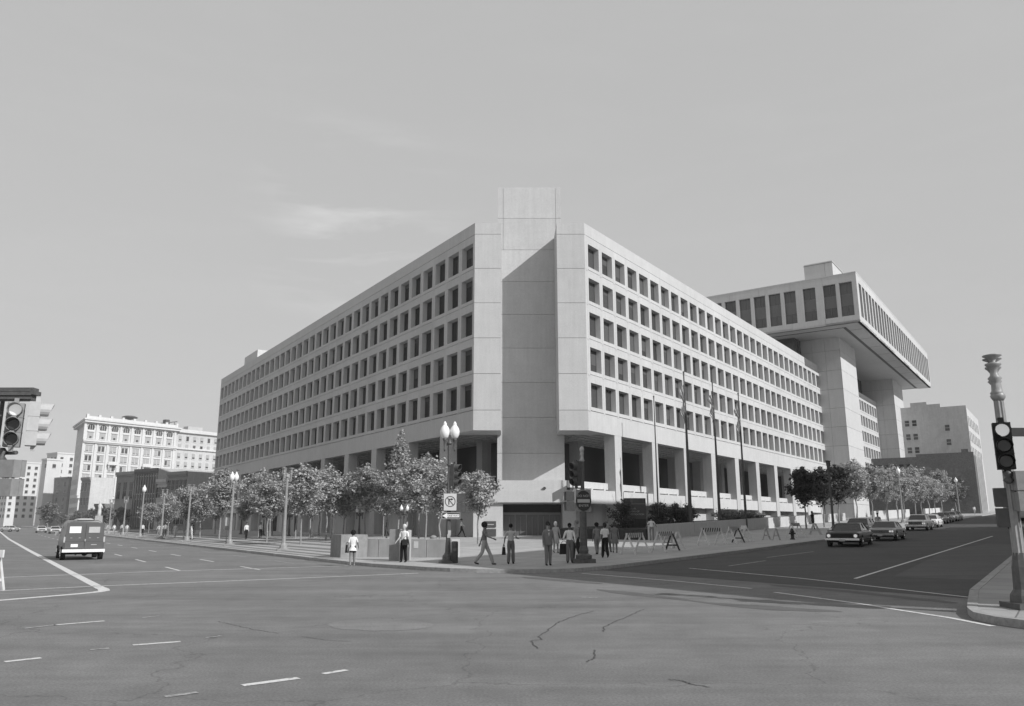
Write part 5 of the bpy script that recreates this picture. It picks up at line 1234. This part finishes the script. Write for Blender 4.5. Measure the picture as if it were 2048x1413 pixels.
for s in (-1, 1):
    y0, y1 = (.03, .93) if s > 0 else (-.93, -.03)
    m = MB(); m.box(-.035, -.004, y0, y1, .62, 1.98); d = m.build('rear_door', vm, vt)
    m = MB(); m.box(-.045, -.035, y0 + .12, y1 - .10, 1.42, 1.84); wd = m.build('window', mat('van_glass', .12, .1, .5), d)
    if s > 0: m = MB(); m.box(-.05, -.046, y0 + .18, y1 - .16, 1.45, 1.80); m.build('paper', white, wd)
    else: m = MB(); m.box(-.05, -.046, y0 + .22, y1 - .14, 1.46, 1.78); m.build('paper', lgrey, wd)
    for q in (.25, .65): m = MB(); m.box(-.05, -.035, s * q - .05, s * q + .05, 1.17, 1.20); m.build('hinge', chrome, d)
    m = MB(); m.box(-.03, .01, s * .96 - .05, s * .96 + .05, .95, 1.25); m.build('tail_light', lgrey, vt)
m = MB(); m.box(-.06, -.036, -.06, .0, 1.0, 1.12); m.build('handle', chrome, vt)
m = MB(); m.box(-.05, -.036, .30, .64, .70, .86); m.build('number_plate', white, vt)
m = MB(); m.box(-.05, -.036, -.62, -.34, .80, .835); m.build('badge', lgrey, vt)
m = MB(); m.box(-.04, -.002, -.95, .95, .985, 1.005); m.build('crease', dgrey, vt)
for x in (.75, 3.6):
    for y in (-.93, .93): wheel(vt, x, y, .36, .23)
m = MB(); m.cyl((.9, -.8, .34), (.9, .8, .34), .06, n=8); m.ball((.9, -.15, .34), .16, .16, .16); m.cyl((-.1, .35, .3), (1.5, .35, .34), .04, n=6); m.box(.2, 4.4, -.6, .6, .38, .46); m.build('axle', blackm, vt)
for s in (-1, 1):
    m = MB(); m.box(2.9, 3.7, s * w_ * .885, s * w_ * .90, 1.25, 1.78, 0); m.build('side_window', carglass, vt)
    m = MB(); m.box(3.75, 3.85, s * 1.0, s * 1.22, 1.25, 1.55); m.build('mirror', chrome, vt)
# ---- far traffic on the avenue
FG = 'small distant cars at the end of the avenue'
for a, b, v, fl, lb in ((195, -13.5, .55, 0, 'pale distant car at far left, side on near the trees'), (188, -20, .12, 0, 'small dark distant car left of the pale one'), (150, -8, .6, 1, 'pale car ahead of the van on its left'), (158, -6.4, .3, 1, 'grey car ahead of the van'), (168, -9.5, .65, 1, 'white car far ahead of the van'),
                        (146, -4.6, .5, 1, 'pale car at the kerb far beyond the van'), (178, -5.2, .1, 1, 'dark car at the kerb far beyond the van')):
    sedan(W(a, b), HL if fl else HL + .6, lb, v, group=FG, name='distant_car')
# ================================================================== PEOPLE
def cloth(v): return mat('cloth_%d' % int(v * 1000), v, 0.9, 0.1, nscale=14, namt=0.10)
def skinm(v): return mat('skin_%d' % int(v * 1000), v, 0.6, 0.3)
def person(p, face, label, shirt=.6, trousers=.1, skin=.3, hair=.02, H=1.75, stride=0.0, armL=(8, 10), armR=(8, 10), sleeve='short', flare=.0, dress=0, coat=False,
           afro=False, glasses=False, lean=0, female=False, group=None, shoes=.02, phase=1, detail=True, elbow=(15, 15), hat=None):
    """face: direction the figure looks (radians, world). stride: half step in metres. arm: (swing forward deg, out deg)"""
    t = thing('person', label, 'person', p, face - math.pi / 2, group)       # local +y is forward
    k = H / 1.75; V = []; E = []; Rd = []; tag_ = []
    def vert(x, y, z, rx, ry, tg): V.append(Vector((x, y, z)) * k); Rd.append((rx * k, ry * k)); tag_.append(tg); return len(V) - 1
    def chain(ids): [E.append((a, b)) for a, b in zip(ids, ids[1:])]
    fw = .93 if female else 1.0; sh = .165 * fw; ln = math.tan(math.radians(lean))
    Y = lambda z: (z - .95) * ln
    pel = vert(0, 0, .95, .155, .115, 't'); wst = vert(0, Y(1.08), 1.08, .14 * fw, .10, 's'); ch = vert(0, Y(1.28) + .01, 1.28, .165 * fw, .115, 's'); nb = vert(0, Y(1.43), 1.43, .10, .085, 's')
    nk = vert(0, Y(1.5) + .01, 1.485, .052, .055, 'k'); hd = vert(0, Y(1.58) + .03, 1.585, .076, .094, 'k'); ht = vert(0, Y(1.67) + .02, 1.67, .078, .094, 'k')
    chain([pel, wst, ch, nb, nk, hd, ht])
    nose = vert(0, Y(1.6) + .125, 1.595, .014, .014, 'k'); E.append((hd, nose))
    for s, (sw, out), el in ((-1, armL, elbow[0]), (1, armR, elbow[1])):
        a = vert(s * sh, Y(1.4), 1.40, .062, .062, 's')
        sw_, ou = math.radians(sw), math.radians(out); L1 = .29; d = Vector((s * math.sin(ou), math.sin(sw_) * math.cos(ou), -math.cos(sw_) * math.cos(ou)))
        e0 = Vector((s * sh, Y(1.4), 1.40)) + d * L1; mid = Vector((s * sh, Y(1.4), 1.40)) + d * .17
        ms = vert(*mid, .052, .052, 's'); e = vert(*e0, .040, .040, 's' if sleeve == 'long' else 'k')
        sw2 = math.radians(sw + el); d2 = Vector((s * math.sin(ou * .5), math.sin(sw2), -math.cos(sw2))).normalized(); w0 = e0 + d2 * .25
        wr = vert(*w0, .027, .024, 's' if sleeve == 'long' else 'k'); h0 = w0 + d2 * .07; hn = vert(*h0, .038, .020, 'k')
        chain([ch, a, ms, e, wr, hn])
        if detail:
            fdx = Vector((0, 1, 0)) - d2 * d2.y; fdx.normalize()
            for q, l_ in ((-.027, .06), (-.009, .072), (.009, .068), (.027, .055)):
                f0 = h0 + d2 * .035 + fdx * q; f1 = f0 + d2 * l_ - Vector((s * .012, 0, 0)); i0 = vert(*f0, .010, .010, 'k'); i1 = vert(*f1, .008, .008, 'k'); E.append((hn, i0)); E.append((i0, i1))
            t0 = w0 + d2 * .03 + fdx * .03; t1 = t0 + fdx * .02 + d2 * .035; i0 = vert(*t0, .011, .011, 'k'); i1 = vert(*t1, .009, .009, 'k'); E.append((hn, i0)); E.append((i0, i1))
    for s in (-1, 1):
        st = stride * s * phase; hx = .085
        hp = vert(s * hx, 0, .90, .108, .108, 't'); ank = Vector((s * (hx + .01), st, .09 + (.06 if st < -.1 else 0))); kz = .50; kb = .04 + abs(stride) * .18 if st < 0 else .03
        kn = vert(s * hx, st * .5 + kb, kz, .072 + flare * .2, .076 + flare * .2, 't' if not dress else 'k'); cf = vert(s * hx, st * .78 + kb * .3, .30, (.060 + flare * .7), (.064 + flare * .7), 't' if not dress else 'k')
        an = vert(*ank, (.042 + flare), (.046 + flare), 't' if not dress else 'k'); up = .05 if st < -.1 else 0
        he = vert(ank.x, ank.y - .03, .035 + up, .036, .036, 'f'); to = vert(ank.x, ank.y + .15, .032 + up * .2, .040, .026, 'f')
        chain([pel, hp, kn, cf, an, he]); E.append((he, to))
    me = bpy.data.meshes.new('skeleton'); me.from_pydata([tuple(v) for v in V], E, [])
    o = bpy.data.objects.new('tmp', me); COL.objects.link(o)
    md = o.modifiers.new('skin', 'SKIN'); md.use_smooth_shade = True
    for i, sv in enumerate(me.skin_vertices[0].data): sv.radius = Rd[i]; sv.use_root = (i == 0)
    sb = o.modifiers.new('sub', 'SUBSURF'); sb.levels = sb.render_levels = 2 if detail else 1
    PEND.append((o, t, V, E, tag_, (cloth(shirt), cloth(trousers), skinm(skin), cloth(shoes))))
    # hair, eyes, clothes as children
    hc = Vector((0, Y(1.65) + .0, 1.645)) * k
    m = MB()
    if afro: m.ball((hc.x, hc.y - .005, hc.z + .03), .135 * k, .14 * k, .135 * k, 12, 8)
    elif female: m.ball((hc.x, hc.y - .025, hc.z + .0), .105 * k, .115 * k, .14 * k, 12, 8)
    elif hat: m.lathe([(.115, .03), (.115, .05), (.095, .06), (.09, .13), (.03, .15)], (hc.x, hc.y, hc.z), 12)
    else: m.ball((hc.x, hc.y - .018, hc.z + .03), .092 * k, .108 * k, .10 * k, 12, 8)
    m.build('hair' if not hat else 'hat', cloth(hair), t)
    if detail:
        m = MB(); ey = Y(1.6) + .118
        if glasses: m.box(-.07 * k, .07 * k, (ey - .02) * k, (ey + .014) * k, 1.60 * k, 1.645 * k); m.build('sunglasses', blackm, t)
        else:
            for s in (-1, 1): m.ball((s * .032 * k, (ey - .012) * k, 1.62 * k), .012 * k, .008 * k, .008 * k, 6, 4)
            m.build('eyes', blackm, t)
    if dress:
        m = MB(); m.lathe([(.13, 1.06), (.155, .95), (.19, .8), (.23, dress), (.22, dress - .01)], (0, 0, 0), 16, 0, True, 1.0, .8)
        for i, q in enumerate(m.v): m.v[i] = q * k
        m.build('dress', cloth(shirt), t)
    if coat:
        m = MB(); m.lathe([(.12, 1.44), (.19, 1.38), (.195, 1.2), (.18, 1.05), (.20, .85), (.20, .80), (.15, .80)], (0, 0, 0), 16, 0, True, 1.0, .70)
        for i, q in enumerate(m.v): m.v[i] = q * k
        m.build('jacket', cloth(trousers), t)
        m = MB(); m.add([(-.045, .118, 1.43), (.045, .118, 1.43), (.0, .150, 1.16)], [(0, 2, 1)])
        for i, q in enumerate(m.v): m.v[i] = q * k
        m.build('shirt_front', white, t)
    return t
PEND = []
def bake_people():
    """grow all skins in one dependency update, then colour the faces by the nearest bone"""
    bpy.context.view_layer.update(); dg = bpy.context.evaluated_depsgraph_get()
    for o, t, V, E, tg, ms in PEND:
        me = bpy.data.meshes.new_from_object(o.evaluated_get(dg)); me.materials.clear()
        for m_ in ms: me.materials.append(m_)
        idx = {'s': 0, 't': 1, 'k': 2, 'f': 3}; segs = [(V[a], V[b], tg[a], tg[b]) for a, b in E]
        for f in me.polygons:
            c = f.center; best = 9; bt = 's'
            for a, b, ta, tb in segs:
                ab = b - a; L2 = ab.length_squared or 1e-9; u = max(0, min(1, (c - a).dot(ab) / L2)); d = (c - (a + ab * u)).length
                if d < best: best = d; bt = ta if u < .55 else tb
            f.material_index = idx[bt]; f.use_smooth = True
        me.name = 'body'; put('body', me, t)
        old = o.data; bpy.data.objects.remove(o); bpy.data.meshes.remove(old)
def toward(deg): return R(deg)     # 0 = +x (picture right), 90 = away from the viewer, 270 = towards the viewer
PGc = 'people waiting and walking at the corner'
person(W(6.3, .7, .145), toward(-10), 'man striding right at the kerb, dark curly hair, open collar and pale flared trousers', .16, .33, .14, .015, 1.84, .36, (-28, 6), (40, 14), 'long', .03, afro=True, elbow=(8, 30), group=PGc, phase=-1)
person(W(5.4, 1.9, .145), toward(80), 'man seen from behind, light shirt, grey flared trousers, one hand at his waist', .42, .13, .18, .012, 1.76, .09, (5, 22), (10, 18), 'short', .03, elbow=(5, 75), group=PGc)
person(W(3.1, 2.5, .145), toward(285), 'man in a grey suit and dark glasses facing the viewer at the kerb', .19, .19, .30, .03, 1.84, .04, (4, 12), (6, 12), 'long', .015, coat=True, glasses=True, group=PGc)
person(W(8.5, 9.2, .145), toward(75), 'white haired woman in a light print dress walking away behind the suited man', .40, .40, .3, .62, 1.70, .12, (8, 12), (12, 12), 'long', 0, dress=.55, female=True, group=PGc)
person(W(3.0, 4.2, .145), toward(262), 'man in white shirt, sunglasses and wide grey trousers, left of the round sign', .72, .15, .10, .01, 1.74, .10, (10, 14), (14, 18), 'long', .035, glasses=True, group=PGc, elbow=(20, 60))
person(W(3.9, 5.9, .145), toward(200), 'man in a grey shirt and black trousers partly behind the round sign post', .24, .03, .3, .2, 1.84, .12, (8, 12), (12, 12), 'short', .01, group=PGc)
person(W(5.3, 9.7, .145), toward(100), 'short person in grey walking away, just right of the round sign post', .22, .2, .12, .012, 1.62, .22, (-12, 12), (16, 12), 'short', .01, afro=True, group=PGc)
person(W(5.9, 11.7, .145), toward(60), 'person in a mid grey suit walking away in the small group', .2, .15, .3, .15, 1.74, .2, (-12, 12), (16, 12), 'long', .01, group=PGc)
person(W(5.0, 11.3, .145), toward(80), 'slight woman in a grey dress in the small group', .18, .2, .25, .05, 1.62, .15, (-12, 12), (16, 12), 'short', 0, dress=.55, female=True, group=PGc)
person(W(3.3, 7.9, .145), toward(95), 'woman in a white sleeveless top and black flared trousers walking away', .72, .015, .22, .04, 1.68, .2, (-10, 14), (12, 14), 'short', .035, female=True, group=PGc, phase=-1)
person(W(11.4, -1.3, .145), toward(250), 'pale haired man in white shirt and black trousers beside the upright block', .72, .012, .35, .55, 1.78, .05, (6, 16), (14, 10), 'short', .02, group=None, elbow=(10, 40))
person(W(12.9, -3.85, .0), toward(100), 'woman in a white top with bare legs stepping off the kerb', .7, .06, .2, .012, 1.62, .17, (-14, 14), (22, 18), 'short', 0, dress=.78, female=True, afro=True, shoes=.3)
person(W(35.5, 22.2, .145), toward(0), 'distant white shirted man walking right in front of the base wall', .72, .03, .3, .05, 1.76, .34, (-26, 6), (30, 8), 'long', .0, detail=False, elbow=(20, 30))
person(W(11.0, 25.6, .145), toward(80), 'person in white top with back turned at the end of the low wall', .65, .2, .2, .02, 1.72, .05, (14, 30), (14, 30), 'short', .01, elbow=(50, 50))
person(W(5.9, 54.6, .145), toward(290), 'walking man all in black on the shaded side street pavement', .012, .012, .06, .012, 1.8, .28, (-22, 14), (24, 16), 'long', .0)
person(W(-2.6, 47.5, .02), toward(255), 'person in a light shirt standing in the road beside the parked cars', .45, .1, .2, .02, 1.75, .06, detail=False)
far = 'distant people on the plaza and pavement'
for a, b, fc, sh, tr, H, lb in ((60.4, 5.4, 300, .7, .02, 1.78, 'white shirted man walking this way, left of a pair under the trees'), (61.5, 7.6, 290, .7, .03, 1.72, 'man in white and dark trousers, right of a pair under the trees'),
    (69.1, 1.0, 350, .7, .55, 1.8, 'person in white striding at the foot of the third street lamp'), (81.5, 1.7, 300, .6, .6, 1.75, 'person all in white walking alone beyond the third lamp'), (85, .6, 100, .5, .3, 1.78, 'person in light clothes beside the slim lamp without globes'),
    (88.0, 1.6, 110, .3, .05, 1.8, 'person in a grey top and dark trousers in the far group'), (90.5, 1.2, 280, .45, .2, 1.7, 'person in pale clothes in the far group'), (98.2, .2, 290, .65, .02, 1.8, 'man in a white shirt near the single globe lamp'),
    (108, -.6, 100, .6, .3, 1.75, 'person in white beyond the single globe lamp'), (116, -.2, 100, .5, .1, 1.78, 'far person in a light top near the end of the plaza'), (121, -.8, 290, .7, .3, 1.7, 'far person in white near the end of the plaza'),
    (50.2, 20.6, 180, .05, .02, 1.78, 'dark clad person in the shade by a dark doorway'), (95.5, 7.5, 180, .04, .02, 1.75, 'dark clad person in the shade of the row of trees'), (127, -1.0, 280, .6, .3, 1.75, 'last distant person before the cross street'),
    (-1.0, 112, 250, .6, .2, 1.75, 'person in a light top on the far side street pavement'), (.5, 160, 250, .7, .3, 1.75, 'far person by the bright wall at the end of the side street')):
    person(W(a, b, .145), toward(fc), lb, sh, tr, .25, .03, H, .2, (-15, 10), (18, 10), 'long', .0, detail=False, group=far)
bake_people()
# things they carry, standing by themselves
def bag(p, rz, label, w_, d_, h, m_, hang=0.0):
    t = thing('bag', label, 'bag', p, rz); m = MB(); m.box(-w_ / 2, w_ / 2, -d_ / 2, d_ / 2, 0, h, 0, .02, .02); m.build('body', m_, t)
    m = MB(); n = 8
    for i in range(n):
        a0 = math.pi * i / n; a1 = math.pi * (i + 1) / n; m.cyl((math.cos(a0) * w_ * .3, 0, h + math.sin(a0) * .12), (math.cos(a1) * w_ * .3, 0, h + math.sin(a1) * .12), .012, n=5)
    m.build('handle', m_, t); return t
q = W(5.75, 1.7, .145); bag(q + Vector((-.01, -.1, .40)), .6, 'dark narrow bag hanging from the hand of the man seen from behind', .16, .1, .34, blackm)
q = W(3.0, 4.2, .145); bag(q + Vector((-.26, .02, .38)), .3, 'black briefcase held by the man in the white shirt', .40, .16, .46, blackm)
q = W(3.9, 5.9, .145); bag(q + Vector((.28, .0, .42)), .1, 'black shoulder bag behind the round sign post', .34, .2, .42, blackm)
q = W(11.4, -1.3, .145); bag(q + Vector((.10, -.20, .80)), .2, 'black bag carried across the waist of the pale haired man', .34, .14, .28, blackm)
q = W(12.9, -3.85); bag(q + Vector((-.27, .0, .62)), .2, 'dark shoulder bag at the side of the woman stepping off the kerb', .18, .22, .36, blackm)
# ================================================================== HAZE: thin summer air round the whole scene
hz = bpy.data.materials.new('thin_haze'); hz.use_nodes = True; t_ = hz.node_tree; t_.nodes.clear()
pv = t_.nodes.new('ShaderNodeVolumePrincipled'); pv.inputs['Color'].default_value = (.95, .95, .95, 1); pv.inputs['Density'].default_value = 0.00028; pv.inputs['Anisotropy'].default_value = 0.0
mo = t_.nodes.new('ShaderNodeOutputMaterial'); t_.links.new(pv.outputs[0], mo.inputs['Volume'])
mb = MB(); mb.box(-1900, 1900, -1900, 2700, -1.2, 62); mb.build('haze', hz, None, kind='stuff')
